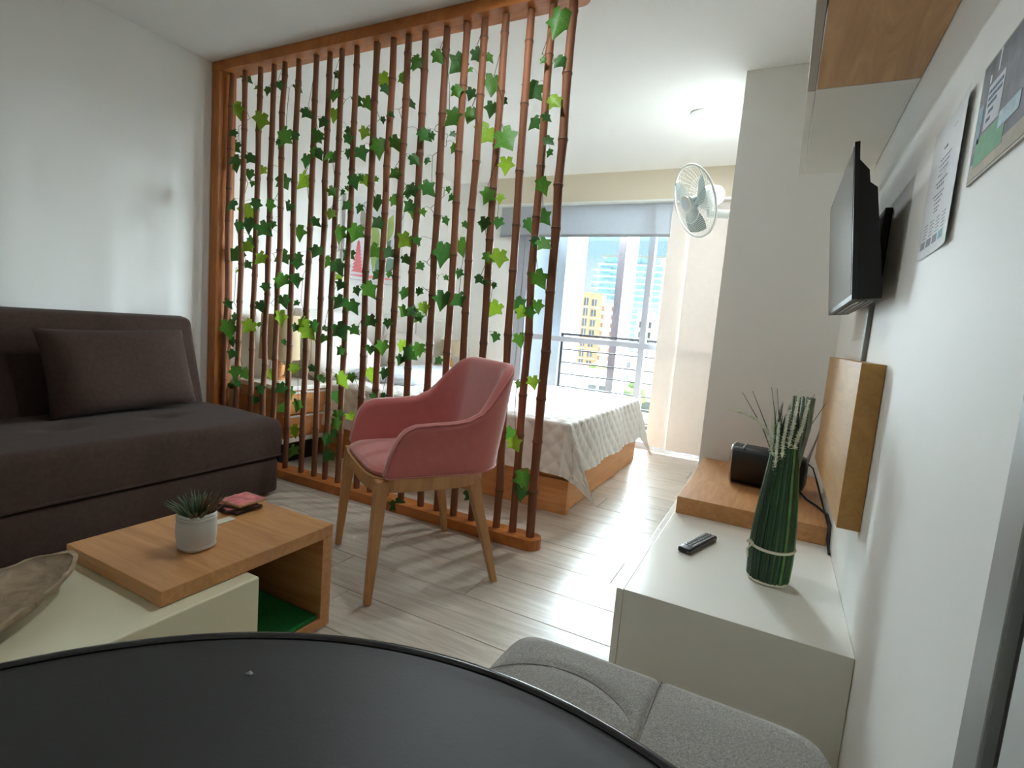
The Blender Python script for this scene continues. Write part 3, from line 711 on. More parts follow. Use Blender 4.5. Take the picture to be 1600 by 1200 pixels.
# seat cushion
def seat_plan(t, r):
    a = 2 * PI * t; c, s_ = math.cos(a), math.sin(a)
    e = 5 if s_ > 0 else 2.6
    k = (abs(c) ** e + abs(s_) ** e) ** (-1 / e)
    return (.255 * k * c * r, .012 + (.232 if s_ > 0 else .238) * k * s_ * r)
def seat_f(a, b):
    prof = [(.0, .468), (.3, .4665), (.6, .462), (.85, .454), (.95, .447), (1.0, .438), (1.0, .428), (.97, .424), (0, .424)]
    k = b * (len(prof) - 1); i = min(int(k), len(prof) - 2); f = k - i
    r = prof[i][0] * (1 - f) + prof[i + 1][0] * f; z = prof[i][1] * (1 - f) + prof[i + 1][1] * f
    p = seat_plan(a, r); return (p[0], p[1], z + .018)
MB().grid(seat_f, 64, 33, True).build('seat', pink_m, ch, 50, local=True)
# oak apron following the seat
def apron(a, b):
    k = b * 4; i = min(int(k), 3); f = k - i
    q = [(1.0, .44), (1.0, .392), (.92, .392), (.92, .44), (1.0, .44)]
    r = q[i][0] * (1 - f) + q[i + 1][0] * f; z = q[i][1] * (1 - f) + q[i + 1][1] * f
    p = seat_plan(a, r * 1.045); return (p[0], p[1], z)
MB().grid(apron, 64, 5, True).build('seat_frame', leg_oak, ch, 40, local=True)
def taper(p0, p1, s0, s1):
    (x0, y0, z0), (x1, y1, z1) = p0, p1
    return MB().add([(x0 - s0, y0 - s0, z0), (x0 + s0, y0 - s0, z0), (x0 + s0, y0 + s0, z0), (x0 - s0, y0 + s0, z0), (x1 - s1, y1 - s1, z1), (x1 + s1, y1 - s1, z1), (x1 + s1, y1 + s1, z1), (x1 - s1, y1 + s1, z1)],
                    [(0, 1, 2, 3), (7, 6, 5, 4), (0, 4, 5, 1), (1, 5, 6, 2), (2, 6, 7, 3), (3, 7, 4, 0)])
def leg_bevel(m, nm):
    o = m.build(nm, leg_oak, ch, 30, local=True)
    bm = bmesh.new(); bm.from_mesh(o.data); bmesh.ops.bevel(bm, geom=bm.edges[:], offset=.004, segments=2, profile=.5, affect='EDGES'); bm.to_mesh(o.data); bm.free()
for sx in (-1, 1):
    leg_bevel(taper((sx * .245, .215, .436), (sx * .264, .248, 0), .023, .0125), 'leg')
    m = MB(); P0 = [(sx * .19, -.155, .41), (sx * .205, -.175, .30), (sx * .235, -.215, .14), (sx * .262, -.245, 0)]; ss = [.024, .02, .016, .0125]
    vs = []; fs = []
    for (x, y, z), s in zip(P0, ss): vs += [(x - s, y - s, z), (x + s, y - s, z), (x + s, y + s, z), (x - s, y + s, z)]
    for k in range(3):
        for c in range(4): fs.append((k * 4 + c, k * 4 + (c + 1) % 4, k * 4 + 4 + (c + 1) % 4, k * 4 + 4 + c))
    fs += [(0, 1, 2, 3), (15, 14, 13, 12)]
    m.add(vs, fs); leg_bevel(m, 'leg')

# ================================================================== dining table and stool in the foreground
TX, TY, TR, TZ = -.137, -.026, .365, .74
dt = thing('round_table', 'round black table with a raised rim filling the foreground', 'table', (TX, TY, 0))
MB().lathe([(0, TZ - .004), (TR - .02, TZ - .004), (TR - .002, TZ - .0032), (TR - .001, TZ - .02), (TR - .008, TZ - .026), (0, TZ - .026)], (TX, TY, 0), 128, caps=False).build('tabletop', table_m, dt, 40)
MB().lathe([(TR - .0045 + .005 * math.cos(math.radians(q)), TZ - .0058 + .005 * math.sin(math.radians(q))) for q in range(140, -100, -20)], (TX, TY, 0), 160, caps=False).build('rim', rim_m, dt, 80)
MB().lathe([(.028, .03), (.028, TZ - .03)], (TX, TY, 0), 24).build('column', black_mat, dt, 40)
MB().lathe([(0, 0), (.21, 0), (.21, .012), (.05, .03), (0, .032)], (TX, TY, 0), 48, caps=False).build('base', black_mat, dt, 40)
tag(MB().add([(-.313, .235, TZ - .0038), (-.3085, .2365, TZ - .0038), (-.308, .239, TZ - .0038), (-.312, .2395, TZ - .0038), (-.3105, .2375, TZ - .0018)], [(0, 3, 2, 1), (0, 1, 4), (1, 2, 4), (2, 3, 4), (3, 0, 4)]).build('crumb', paper_m), 'tiny white crumb on the black round table', 'crumb')

st = thing('dining_stool', 'heather grey upholstered stool tucked under the black table', 'stool', (-.115, .60, 0))
def stool_fn(a, b):
    t = 2 * PI * a; c, s_ = math.cos(t), math.sin(t); e = 11
    k = (abs(c) ** e + abs(s_) ** e) ** (-1 / e)
    prof = [(0, .466), (.35, .466), (.7, .464), (.88, .459), (.95, .45), (.985, .437), (1.0, .42), (1.0, .385), (.985, .37), (.95, .362), (0, .362)]
    q = b * (len(prof) - 1); i = min(int(q), len(prof) - 2); f = q - i
    r = prof[i][0] * (1 - f) + prof[i + 1][0] * f; z = prof[i][1] * (1 - f) + prof[i + 1][1] * f
    x, y = -.113 + .252 * k * c * r, .595 + .252 * k * s_ * r
    if z > .43: z -= .006 * math.exp(-((x + .105) / .006) ** 2)
    if z > .43:
        d = math.hypot((x + .23), (y - .62)) - .135; z -= .0035 * math.exp(-(d / .006) ** 2) * (1 if x < -.12 else 0)
    return (x, y, z)
sc = MB().grid(stool_fn, 240, 101, True).build('seat', grey_fab, st, 60)
MB().tube([(-.105, .60 + .246 * k / 20, .4595 if k < 17 else .4595 - .022 * ((k - 17) / 3) ** 2) for k in range(-17, 21)], .0011, 5).build('seam', grey_seam, sc, 60)
MB().tube([(-.23 + .135 * math.cos(t), .62 + .135 * math.sin(t), .4618) for t in [PI * (.15 + 1.0 * k / 24) for k in range(25)]], .001, 5).build('seam', grey_seam, sc, 60)
for sx in (-1, 1):
    for sy in (-1, 1):
        MB().tube([(-.113 + sx * .19, .595 + sy * .19, .37), (-.113 + sx * .22, .595 + sy * .22, 0)], [.02, .012], 12).build('leg', leg_oak, st, 40)

# ================================================================== TV cabinet, platform, panel
tv = thing('tv_cabinet', 'low glossy white television cabinet along the right wall', 'cabinet', (-.04, 2.2, 0))
ZC = .292
MB().box(-.3078, XR - .001, 1.418, YC - .02, .0, ZC, .0015).build('cabinet_body', white_gloss, tv)
for a, b in ((1.415, 1.96), (1.963, 2.51), (2.513, YC - .02)):
    MB().box(-.328, -.3083, a, b, .012, ZC, .0015).build('cabinet_door', white_gloss, tv)
tag(MB().box(-.302, XR - .012, 2.196, YC - .012, ZC + .0005, ZC + .07, .0015).build('oak_platform', oak_m), 'thick oak slab lying on the far half of the white television cabinet', 'shelf')
tag(MB().box(.19, XR - .001, 1.62, 2.61, .535, .978, .0015).build('wall_panel', oak_v), 'thick oak board mounted on the right wall above the cabinet', 'panel')

# remote control
rm = thing('remote_control', 'black television remote control lying on the white cabinet', 'remote', (-.172, 1.885, ZC), (0, 0, math.radians(-18)))
MB().box(-.023, .023, -.105, .105, .001, .019, .006, 3).build('case', black_pl, rm, 40, local=True)
bmn = MB()
for r in range(10):
    for c in range(3):
        bmn.box(-.016 + c * .0125, -.0085 + c * .0125, -.07 + r * .0165, -.06 + r * .0165, .018, .021)
bt = bmn.build('buttons', grey_pl, rm, local=True); bt['kind'] = 'stuff'
MB().lathe([(.0045, .018), (.0045, .0215)], (.0, .092, 0), 12).build('power_button', mat('red_button', 'A04038', .5), rm, local=True)

# grass vase
gv = thing('grass_bundle', 'tied bundle of artificial green grass with white foxtails standing on the white cabinet', 'plant', (.05, 1.752, ZC))
PR = [(.0, .055), (.02, .058), (.1, .06), (.2, .055), (.3, .045), (.4, .035), (.44, .034)]
def prad(z):
    for (a, ra), (b, rb_) in zip(PR[:-1], PR[1:]):
        if a <= z <= b: return ra + (rb_ - ra) * (z - a) / (b - a)
    return PR[-1][1]
MB().lathe([(prad(z) * .86, ZC + .008 + z) for z in (.0, .05, .1, .15, .2, .25, .3, .35, .40)], (.05, 1.752, 0), 28).build('bundle_core', stem_d, gv, 60)
MB().lathe([(.05, ZC), (.058, ZC + .003), (.059, ZC + .010), (.054, ZC + .013)], (.05, 1.752, 0), 32).build('base_cap', tie_m, gv, 40)
rv = random.Random(21)
gs = {0: MB(), 1: MB(), 2: MB()}
def stalk(mbx, a, top, spread, w=.0042, inset=1.0):
    pts = []; rr = []
    zs = [.01, .06, .12, .18, .24, .30, .36, .42]
    for z in zs:
        tw = a + .25 * (z - .1)
        pts.append((.05 + prad(z) * inset * math.cos(tw), 1.752 + prad(z) * inset * math.sin(tw), ZC + z)); rr.append(w)
    d = Vector((math.cos(a), math.sin(a), 0))
    for k in (1, 2, 3):
        h = (top - .42) * k / 3
        pts.append(tuple(Vector(pts[7]) + d * spread * (k / 3) ** 1.6 + Vector((0, 0, h)))); rr.append(w * (1 - k / 3.3))
    mbx.tube(pts, rr, 5)
for k in range(78):
    a = 2 * PI * k / 78 + rv.uniform(-.03, .03)
    g = rv.choice((0, 0, 1, 1, 2))
    stalk(gs[g], a, .42 + rv.uniform(.02, .13), rv.uniform(-.012, .012), rv.uniform(.0032, .0052), rv.uniform(.9, 1.0))
for g, m in ((0, stem_d), (1, stem_g), (2, stem_l)):
    o = gs[g].build('grass_blades', m, gv, 60); o['kind'] = 'stuff'
tube_grp = MB()
for k in range(16):
    a = 2 * PI * k / 16; cxx, cyy = .078, 1.752
    tube_grp.tube([(cxx + .012 * math.cos(a), cyy + .012 * math.sin(a), ZC + .36), (cxx + .026 * math.cos(a), cyy + .026 * math.sin(a), ZC + .48), (cxx + .027 * math.cos(a), cyy + .027 * math.sin(a), ZC + .57)], .0034, 5)
o = tube_grp.build('hollow_stalks', mat('grey_green_stalk', '6F7F70', .5, .3, 40), gv, 60); o['kind'] = 'stuff'
for dx, dy, top in ((-.11, .0, .57), (-.045, .02, .585), (-.14, .04, .56), (.085, .0, .56), (-.06, -.03, .59), (.055, .03, .58)):
    MB().tube([(.05 + dx * .15, 1.752 + dy * .2, ZC + .36), (.05 + dx * .5, 1.752 + dy * .6, ZC + .46), (.05 + dx, 1.752 + dy, ZC + top)], [.0022, .0016, .0008], 5).build('dry_stem', thin_stem, gv, 60)
def foxtail(pts):
    m = MB(); P_ = [Vector(p) for p in pts]
    cur = []
    for i in range(len(P_) - 1):
        for t in range(10): cur.append(P_[i].lerp(P_[i + 1], t / 10))
    cur.append(P_[-1])
    n_ = len(cur)
    m.tube(cur, [.0045 * (1 - .7 * abs(2 * i / n_ - .9) ** 3 * .6) for i in range(n_)], 6)
    for i in range(n_):
        for k in range(9):
            a = rv.random() * 2 * PI; d = Vector((math.cos(a), math.sin(a) * .9, rv.uniform(-.3, .7))).normalized()
            ln = .0105 * (1 - .5 * i / n_)
            b_ = cur[i]; m.tube([b_, b_ + d * ln], [.0018, .0005], 3)
    m.build('foxtail', fox_m, gv)
B0 = (.05, 1.74, ZC + .40)
foxtail([(.018, 1.725, ZC + .39), (.000, 1.72, ZC + .45), (-.03, 1.715, ZC + .487), (-.075, 1.71, ZC + .505), (-.12, 1.71, ZC + .512)])
foxtail([(.03, 1.72, ZC + .34), (.025, 1.715, ZC + .42), (.022, 1.712, ZC + .49)])
foxtail([(.055, 1.718, ZC + .42), (.06, 1.715, ZC + .50), (.064, 1.715, ZC + .59)])
foxtail([(.07, 1.72, ZC + .42), (.083, 1.715, ZC + .49), (.09, 1.715, ZC + .565)])
foxtail([(.045, 1.72, ZC + .36), (.04, 1.712, ZC + .44), (.044, 1.71, ZC + .53)])
foxtail([(.02, 1.74, ZC + .40), (.008, 1.74, ZC + .47), (.008, 1.74, ZC + .53)])
MB().tube([(.05 + .0625 * math.cos(t), 1.752 + .0625 * math.sin(t), ZC + .112 + .004 * math.sin(t)) for t in [2 * PI * k / 36 for k in range(37)]], .0045, 8, False).build('tie', tie_m, gv, 60)
MB().tube([(-.006, 1.722, ZC + .115), (-.018, 1.70, ZC + .122), (-.013, 1.698, ZC + .131), (-.002, 1.71, ZC + .118), (-.016, 1.70, ZC + .10), (-.012, 1.70, ZC + .075)], .0035, 6).build('tie_knot', tie_m, gv, 60)

# radio on the platform
ZP = ZC + .0705
ra = thing('radio', 'black portable radio with a raised silver aerial on the oak slab', 'radio', (.02, 2.62, ZP), (0, 0, math.radians(-6)))
def radio_fn(a, b):
    # rounded D-section lofted along x, smaller at the right end
    t = 2 * PI * a; x = -.15 + .30 * b
    e = 3.2; c, s_ = math.cos(t), math.sin(t); k = (abs(c) ** e + abs(s_) ** e) ** (-1 / e)
    g = 1 - .16 * max(0, (b - .45) / .55) ** 2
    cap = 1 if b < .93 else math.sqrt(max(0.0, 1 - ((b - .93) / .07) ** 2)) * .4 + .6
    return (x, .085 * k * c * g * cap - .02 * (k * s_), .092 + .09 * k * s_ * g * cap)
rm_ = MB().grid(radio_fn, 44, 40, True); rm_.f.append(tuple(range(43, -1, -1))); rm_.f.append(tuple(39 * 44 + k for k in range(44)))
rm_.build('radio_case', black_pl, ra, 50, local=True)
MB().tube([(lambda p: (-.151, p[1] * 1.0, (p[2] - .092) * 1.0 + .092))(radio_fn(k / 44, 0)) for k in range(45)], .0055, 6, False).build('end_trim', silver_m, ra, 60, local=True)
MB().tube([(-.105, -.06 + .1 * k / 8 - .02, .178 + .006 * math.sin(PI * k / 8)) for k in range(9)], .0045, 6).build('handle_trim', silver_m, ra, 60, local=True)
MB().box(.11, .15, -.03, .03, .05, .14, .008).build('speaker_end', black_mat, ra, 40, local=True)
MB().tube([(.145, -.01, .15), (.152, -.01, .20), (.185, -.005, .345)], [.007, .006, .004], 8).add([], []).build('aerial', silver_m, ra, 60, local=True)
MB().lathe([(.0, .343), (.007, .345), (.007, .355), (0, .356)], (.185, -.005, 0), 10, caps=False).build('aerial_tip', silver_m, ra, 60, local=True)
pc = [(.15, 2.58, ZP + .02), (.175, 2.53, ZP + .006), (.21, 2.45, ZP + .006), (.228, 2.36, ZP + .012), (.232, 2.26, ZP + .03), (.236, 2.17, ZP + .02), (.238, 2.14, ZC + .012), (.238, 2.10, ZC + .006)]
tag(MB().tube(pc, .0045, 8).build('power_cord', black_mat, None, 60), 'black power cord trailing from the radio over the oak slab to the wall', 'cord')
tag(MB().tube([(.16, 2.66, ZP + .14), (.19, 2.62, ZP + .125), (.212, 2.55, ZP + .07), (.225, 2.45, ZP + .03), (.234, 2.30, ZP + .006), (.238, 2.22, ZP + .004)], .003, 8).build('aerial_wire', black_mat, None, 60), 'thin black wire looping from the radio top down to the wall', 'cord')

# television
t_ = thing('television', 'black flat television tilted down on the right wall', 'television', (.15, 2.04, 1.14))
xb0, zb0, xt0, zt0 = .150, 1.141, .105, 1.545
dx_, dz_ = xt0 - xb0, zt0 - zb0; L_ = math.hypot(dx_, dz_); ex = (dx_ / L_, dz_ / L_); en = (ex[1], -ex[0])   # up the screen; toward the wall
def tvp(u, w): return (xb0 + ex[0] * u + en[0] * w, zb0 + ex[1] * u + en[1] * w)
Yn, Yf = 1.655, 2.42
def slab(u0, u1, w0, w1, y0, y1): return MB().prism([tvp(u0, w0), tvp(u1, w0), tvp(u1, w1), tvp(u0, w1)], 'y', y0, y1)
slab(0, L_, .0, .012, Yn, Yf).build('casing', black_pl, t_)
slab(.014, L_ - .01, -.0012, .0, Yn + .01, Yf - .01).build('screen', screen_m, t_)
MB().prism([tvp(.0, .012), tvp(L_ - .045, .012), tvp(L_ - .075, .034), tvp(.30, .036), tvp(.285, .052), tvp(.02, .068), tvp(0, .066)], 'y', Yn + .004, Yf - .004).build('back_shell', black_mat, t_)
for k in range(4):
    MB().prism([tvp(-.003, .018 + k * .012), tvp(-.003, .025 + k * .012), tvp(.001, .025 + k * .012), tvp(.001, .018 + k * .012)], 'y', Yn + .06, Yf - .12).build('vent_slot', grey_pl, t_)
MB().box(XR - .02, XR, 1.93, 2.15, 1.22, 1.44, .003).build('wall_bracket', black_mat, t_)
MB().prism([(.17, 1.30), (XR - .015, 1.28), (XR - .015, 1.36), (.16, 1.37)], 'y', 1.98, 2.10).build('bracket_arm', black_mat, t_)
tag(MB().box(XR - .014, XR, 2.00, 2.025, .978, 1.24, .003).build('cable_cover', grey_pl), 'grey cable cover running from the television down to the oak wall board', 'cover')

# upper cabinets
def upper(y0, y1, um, label, dm):
    c = thing('wall_cabinet', label, 'cabinet', (.11, (y0 + y1) / 2, 1.743), group='upper wall cabinets')
    MB().box(0, XR - .002, y0, y1 - .001, 1.748, H - .002).build('cabinet_body', white_gloss, c)
    MB().box(.0, XR - .002, y0, y1 - .001, 1.743, 1.748).build('cabinet_underside', um, c)
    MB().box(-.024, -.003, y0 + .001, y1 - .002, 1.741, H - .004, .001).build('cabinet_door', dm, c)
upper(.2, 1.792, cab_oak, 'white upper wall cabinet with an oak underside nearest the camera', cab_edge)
upper(1.794, 2.62, white_gloss, 'white upper wall cabinet with a white underside above the television', white_gloss)

# notices on the right wall
ntc = thing('paper_notice', 'white printed paper notice stuck on the right wall, its edge curling off', 'notice', (XR, 1.335, 1.21))
def sheet(a, b):
    y = 1.464 - .258 * a; z = 1.212 + .27 * b
    return (XR - .0015 - .006 * max(0, (a - .45) / .55) ** 2, y, z + .0)
MB().grid(sheet, 14, 8).grid(lambda a, b: (lambda p: (p[0] - .0006, p[1], p[2]))(sheet(a, b)), 14, 8).build('sheet', paper_m, ntc, 'all')
def on_sheet(a0, a1, b0, b1, m, nm):
    MB().grid(lambda a, b: (lambda p: (p[0] - .0012, p[1], p[2]))(sheet(a0 + (a1 - a0) * a, b0 + (b1 - b0) * b)), 5, 2).build(nm, m, ntc)
rn = random.Random(2)
lines = MB(); fine = MB()
def dash_line(b, a0, a1, h, mbx):
    a = a0
    while a < a1:
        w = rn.uniform(.015, .05); e = min(a1, a + w)
        mbx.grid(lambda q, r, a=a, e=e: (lambda p: (p[0] - .0012, p[1], p[2]))(sheet(a + (e - a) * q, b + h * r)), 2, 2); a = e + .012
dash_line(.86, .62, .74, .008, fine)
for b, a0, a1, h in ((.77, .40, .50, .02), (.70, .34, .66, .009), (.66, .32, .62, .008), (.62, .36, .60, .009), (.585, .33, .44, .008), (.53, .30, .66, .012), (.495, .36, .56, .012)): dash_line(b, a0, a1, h, lines)
for b, a0, a1 in ((.44, .28, .62), (.41, .34, .58), (.375, .36, .56), (.34, .38, .52), (.315, .38, .50)): dash_line(b, a0, a1, .009, lines)
for b in (.25, .225, .2, .175, .15):
    for c in range(4): dash_line(b, .14 + c * .19, .14 + c * .19 + .12, .007, lines)
o = lines.build('printed_lines', ink_d, ntc); o['kind'] = 'stuff'
fine.build('printed_heading', ink_m, ntc)
for k in range(4):
    on_sheet(.10 + k * .19, .10 + k * .19 + .15, .07, .13, teal_m if k == 3 else ink_m, 'printed_logo')
# poster
po = thing('framed_poster', 'colour poster with a white text box and a green band on the near right wall', 'poster', (XR, 1.0, 1.29))
PY0, PY1, PZ0, PZ1 = .80, 1.146, 1.291, 1.478
MB().box(XR - .004, XR, PY0, PY1, PZ0, PZ1).build('board', mat('poster_edge', 'A79F90', .6), po)
def pr(y1, y0, z0, z1, m, d, nm):
    MB().box(XR - .004 - d, XR - .004, PY1 - y1, PY1 - y0, z0 + PZ0, z1 + PZ0).build(nm, m, po)
pr(.34, .004, .004, .183, mat('poster_dark', '6C6A72', .7, .35, 25), .0004, 'printed_picture')
pr(.34, .004, .004, .03, mat('poster_wood', 'A89C88', .7, .15, 30), .0006, 'printed_floor')
pr(.15, .022, .022, .068, mat('poster_green', '5E9C70', .7, .12, 40), .0008, 'printed_green_band')
pr(.115, .045, .072, .14, mat('poster_white', 'BFC3CA', .7, .04), .0008, 'printed_text_box')
pr(.032, .01, .06, .12, mat('poster_blue', '7E96A6', .7, .2, 60), .0008, 'printed_window')
pr(.2, .12, .05, .075, mat('poster_sky', 'A8C0CC', .7, .2, 60), .0011, 'printed_glass')
pr(.05, .042, .145, .158, paper_m, .0008, 'printed_lamp')
pr(.082, .076, .15, .183, paper_m, .0008, 'printed_lamp')
tl = MB()
for zz, a, b in ((.126, .05, .11), (.116, .05, .108), (.106, .052, .09), (.094, .06, .08), (.082, .055, .075)):
    x = a
    while x < b:
        e = min(b, x + rn.uniform(.004, .01)); tl.box(XR - .0052, XR - .0048, PY1 - e, PY1 - x, PZ0 + zz, PZ0 + zz + .0055); x = e + .0022
o = tl.build('printed_lines', mat('poster_ink', '66788E', .7), po); o['kind'] = 'stuff'

# ceiling light, fan
def downlight(x, y, watts, label):
    cl = thing('ceiling_light', label, 'light', (x, y, H), group='ceiling lights')
    MB().lathe([(.06, H), (.066, H - .004), (.064, H - .012), (.054, H - .014)], (x, y, 0), 40).build('trim_ring', white_pl, cl, 40)
    MB().lathe([(0, H - .0145), (.052, H - .0145), (.05, H - .0165), (0, H - .018)], (x, y, 0), 32, caps=False).build('diffuser', paper_m, cl, 40)
    ld = bpy.data.lights.new('lamp', 'AREA'); ld.shape = 'DISK'; ld.size = .11; ld.energy = watts; ld.color = LAMP_COLOR
    lo = bpy.data.objects.new('lamp', ld); COL.objects.link(lo); lo.parent = cl; lo.location = (0, 0, -.02)
downlight(-.615, 3.525, LAMP_BED, 'small round white ceiling light in the bedroom near the fan')
downlight(-1.1, 1.7, LAMP_LIVING_FILL, 'small round white ceiling light added out of frame to brighten the seating area')  # unseen lamp, added to lift the light on the seating side

FC = Vector((-.557, 3.3, 1.809)); FN = Vector((-.76, -.62, -.40)).normalized()
fan = thing('wall_fan', 'white wall mounted fan with grey blades on the column side', 'fan', (-.33, 3.3, 1.75))
Fz = FN; Fx = Vector((0, 0, 1)).cross(Fz).normalized(); Fy = Fz.cross(Fx)
FM = Matrix((Fx, Fy, Fz)).transposed()
RG = .208
MB().tube([FC + FM @ Vector((RG * math.cos(t), RG * math.sin(t), 0)) for t in [2 * PI * k / 64 for k in range(65)]], .0065, 8, False).build('grille_ring', white_pl, fan, 60)
for zz, rr, nm in ((.045, RG * .55, 'grille_hoop'), (-.05, RG * .6, 'grille_hoop')):
    MB().tube([FC + FM @ Vector((rr * math.cos(t), rr * math.sin(t), zz)) for t in [2 * PI * k / 48 for k in range(49)]], .0018, 5, False).build(nm, white_pl, fan, 60)
gw = MB(); gb = MB()
for k in range(72):
    t = 2 * PI * k / 72; tw = .25
    P3 = [(.045, .058), (.09, .056), (.14, .042), (.185, .018), (RG, 0)]
    gw.tube([FC + FM @ Vector((r * math.cos(t + tw * r / RG), r * math.sin(t + tw * r / RG), z)) for r, z in P3], .0009, 4)
    if k % 2 == 0:
        gb.tube([FC + FM @ Vector((r * math.cos(t), r * math.sin(t), -z * 1.15)) for r, z in P3], .0012, 4)
o = gw.build('front_grille_wires', white_pl, fan); o['kind'] = 'stuff'
o = gb.build('rear_grille_wires', white_pl, fan); o['kind'] = 'stuff'
MB().lathe([(0, .066), (.036, .065), (.046, .06), (.046, .054), (0, .05)], FC, 32, FM, False).build('front_badge', white_pl, fan, 40)
MB().lathe([(0, .0675), (.03, .0665), (.03, .0655)], FC, 24, FM, False).build('badge_emblem', mat('badge_blue', 'D4DEE8', .6), fan, 40)
for k in range(3):
    t0 = 2 * PI * k / 3 + .12
    def blade(a, b, t0=t0):
        r = .03 + .145 * b; w = (.45 + .75 * math.sin(PI * (.15 + .75 * b)))
        th = t0 + (a - .5) * w + .35 * b
        return tuple(FC + FM @ Vector((r * math.cos(th), r * math.sin(th), .012 - .035 * (a - .5))))
    MB().grid(blade, 8, 10).build('fan_blade', fan_grey, fan, 'all')
MB().lathe([(.0, .03), (.034, .028), (.036, -.01), (.0, -.012)], FC, 24, FM, False).build('hub', fan_grey, fan, 40)
MB().lathe([(.0, -.045), (.055, -.05), (.068, -.07), (.066, -.12), (.05, -.17), (.03, -.185), (0, -.19)], FC, 32, FM, False).build('motor_housing', white_pl, fan, 50)
mb_ = FC + FM @ Vector((0, -.0, -.11))
MB().tube([mb_ + Vector((0, 0, -.03)), mb_ + Vector((.01, 0, -.095)), Vector((-.37, mb_.y + .02, mb_.z - .10)), Vector((-.335, mb_.y + .02, mb_.z - .10))], [.03, .028, .026, .026], 14).build('arm', white_pl, fan, 50)
MB().box(-.345, -.331, mb_.y - .05, mb_.y + .09, mb_.z - .19, mb_.z - .01, .004).build('wall_plate', white_pl, fan, 40)

# ================================================================== outside the window
ext_w = mat('render_white', 'DCE4EE', .8, .03, 3); ext_col = mat('column_paint', 'CFC8CC', .8, .03, 2)
col_shade = mat('column_shade', '8A7F84', .8, .04, 2)  # backlit shade of the balcony column as a colour
bal = struct(MB().box(-2.6, -.2, YW + .15, 5.75, -.2, -.02).build('balcony_floor', ext_w))
tag(MB().box(-2.75, -2.02, 5.02, 5.6, -.02, 3.0).build('pane_reflection', ext_w), 'bluish white wall standing in for reflections on the left sliding window panes', 'wall')  # solid block in place of the reflecting stack of sliding glass panels
ec = thing('balcony_column', 'square column with shade painted on its near face outside the window', 'column', (-1.42, 5.3, 0))
MB().box(-1.56, -1.485, 5.25, 5.28, -.02, 3.2).build('shaded_near_face', col_shade, ec)  # thin slab coloured dark for the shade on the column's near side
MB().box(-1.555, -1.487, 5.28, 5.72, -.02, 3.2).build('column_shaft', ext_w, ec)
rl_ = thing('balcony_railing', 'dark metal balcony railing of thin horizontal bars outside the window', 'railing', (-1.5, 5.08, 0))
MB().box(-2.03, -.22, 5.06, 5.11, .945, .968).build('handrail', dark_alu, rl_)
for z in (.80, .668, .548, .418, .29, .16):
    MB().tube([(-2.02, 5.085, z), (-.22, 5.085, z)], .007, 8).build('rail_bar', dark_alu, rl_, 60)
for x in (-2.03, -.24):
    MB().box(x, x + .035, 5.07, 5.10, -.02, .946).build('rail_post', dark_alu, rl_)

bl_or = mat('facade_orange', 'DDB08A', .85, .05, .5); bl_wh = mat('facade_white', 'EFEDEA', .85, .04, .5); bl_cr = mat('facade_cream', 'EFE6D2', .85, .04, .5)
win_d = mat('far_window', '6F7078', .3, .25, .4, rnd=.35); win_b = mat('far_window_blue', 'A9CFE0', .25, .2, .4, rnd=.12); win_br = mat('far_window_brown', '8A6A62', .4, .2, .4, rnd=.2)
roof_r = mat('roof_red', 'D0735E', .85, .15, 2); roof_g = mat('roof_grey', 'B5B5B5', .85, .1, 2); road_m = mat('town_ground', '6A6C62', .9, .2, .05)
tree_m = mat('tree_foliage', '9DB868', .9, .4, 3); trunk_m = mat('tree_trunk', '6B5A48', .9)
GZ = -22
struct(MB().box(-400, 200, 20, 700, GZ - 1, GZ).build('ground', road_m))
def block(name, label, cx, cy, w, d, z1, rz, fm, group=None):
    return thing(name, label, 'building', (cx, cy, GZ), (0, 0, rz), group)
def win_part(b, x0, x1, y, z0, z1, m, dep=.25, nm='window'):
    f = MB().box(x0, x1, y - .04, y + dep, z0, z1).build(nm, m, b, local=True); return f
# orange block
zt = 11.6 - GZ
b = block('apartment_block', 'orange apartment block with dark windows seen through the window', -50.5, 144, 0, 0, 0, math.radians(38), bl_or)
MB().box(-4.6, 4.6, 0, 14, 0, zt).build('wall', bl_or, b, local=True)
MB().box(-4.7, 4.7, -.1, 14.1, zt, zt + .5).build('parapet', bl_or, b, local=True)
for k in range(11):
    z = zt - 3.2 - k * 2.92
    if z < .5: break
    for x0, x1, h in ((-4.2, -1.75, 2.0), (-.9, .35, 2.15), (1.4, 2.9, 1.85)):
        f = win_part(b, x0, x1, 0, z, z + h, win_d)
        MB().box((x0 + x1) / 2 - .05, (x0 + x1) / 2 + .05, -.1, .02, z, z + h).build('window_bar', bl_wh, f, local=True)
    MB().box(-4.62, 4.62, -.12, 0, z - .62, z - .42).build('floor_band', bl_cr, b, local=True)
# mid white block with brown windows
b = block('apartment_block', 'white apartment block with brown windows behind the orange one', -57.5, 184, 0, 0, 0, math.radians(10), bl_wh, None)
zt = 11.8 - GZ
MB().box(-6.5, 6.5, 0, 12, 0, zt).build('wall', bl_cr, b, local=True)
MB().box(-6.5, -1.5, 1, 11, zt, zt + 3).build('roof_room', bl_cr, b, local=True)
for k in range(11):
    z = zt - 3 - k * 2.95
    if z < .5: break
    for x0, x1 in ((-5.8, -4.8), (-3.6, -.3), (2.2, 3.8), (4.6, 5.8)): win_part(b, x0, x1, 0, z, z + 1.7, win_br)
    MB().box(-3.9, 0, -1.0, 0, z - .6, z - .35).build('balcony_slab', bl_wh, b, local=True)
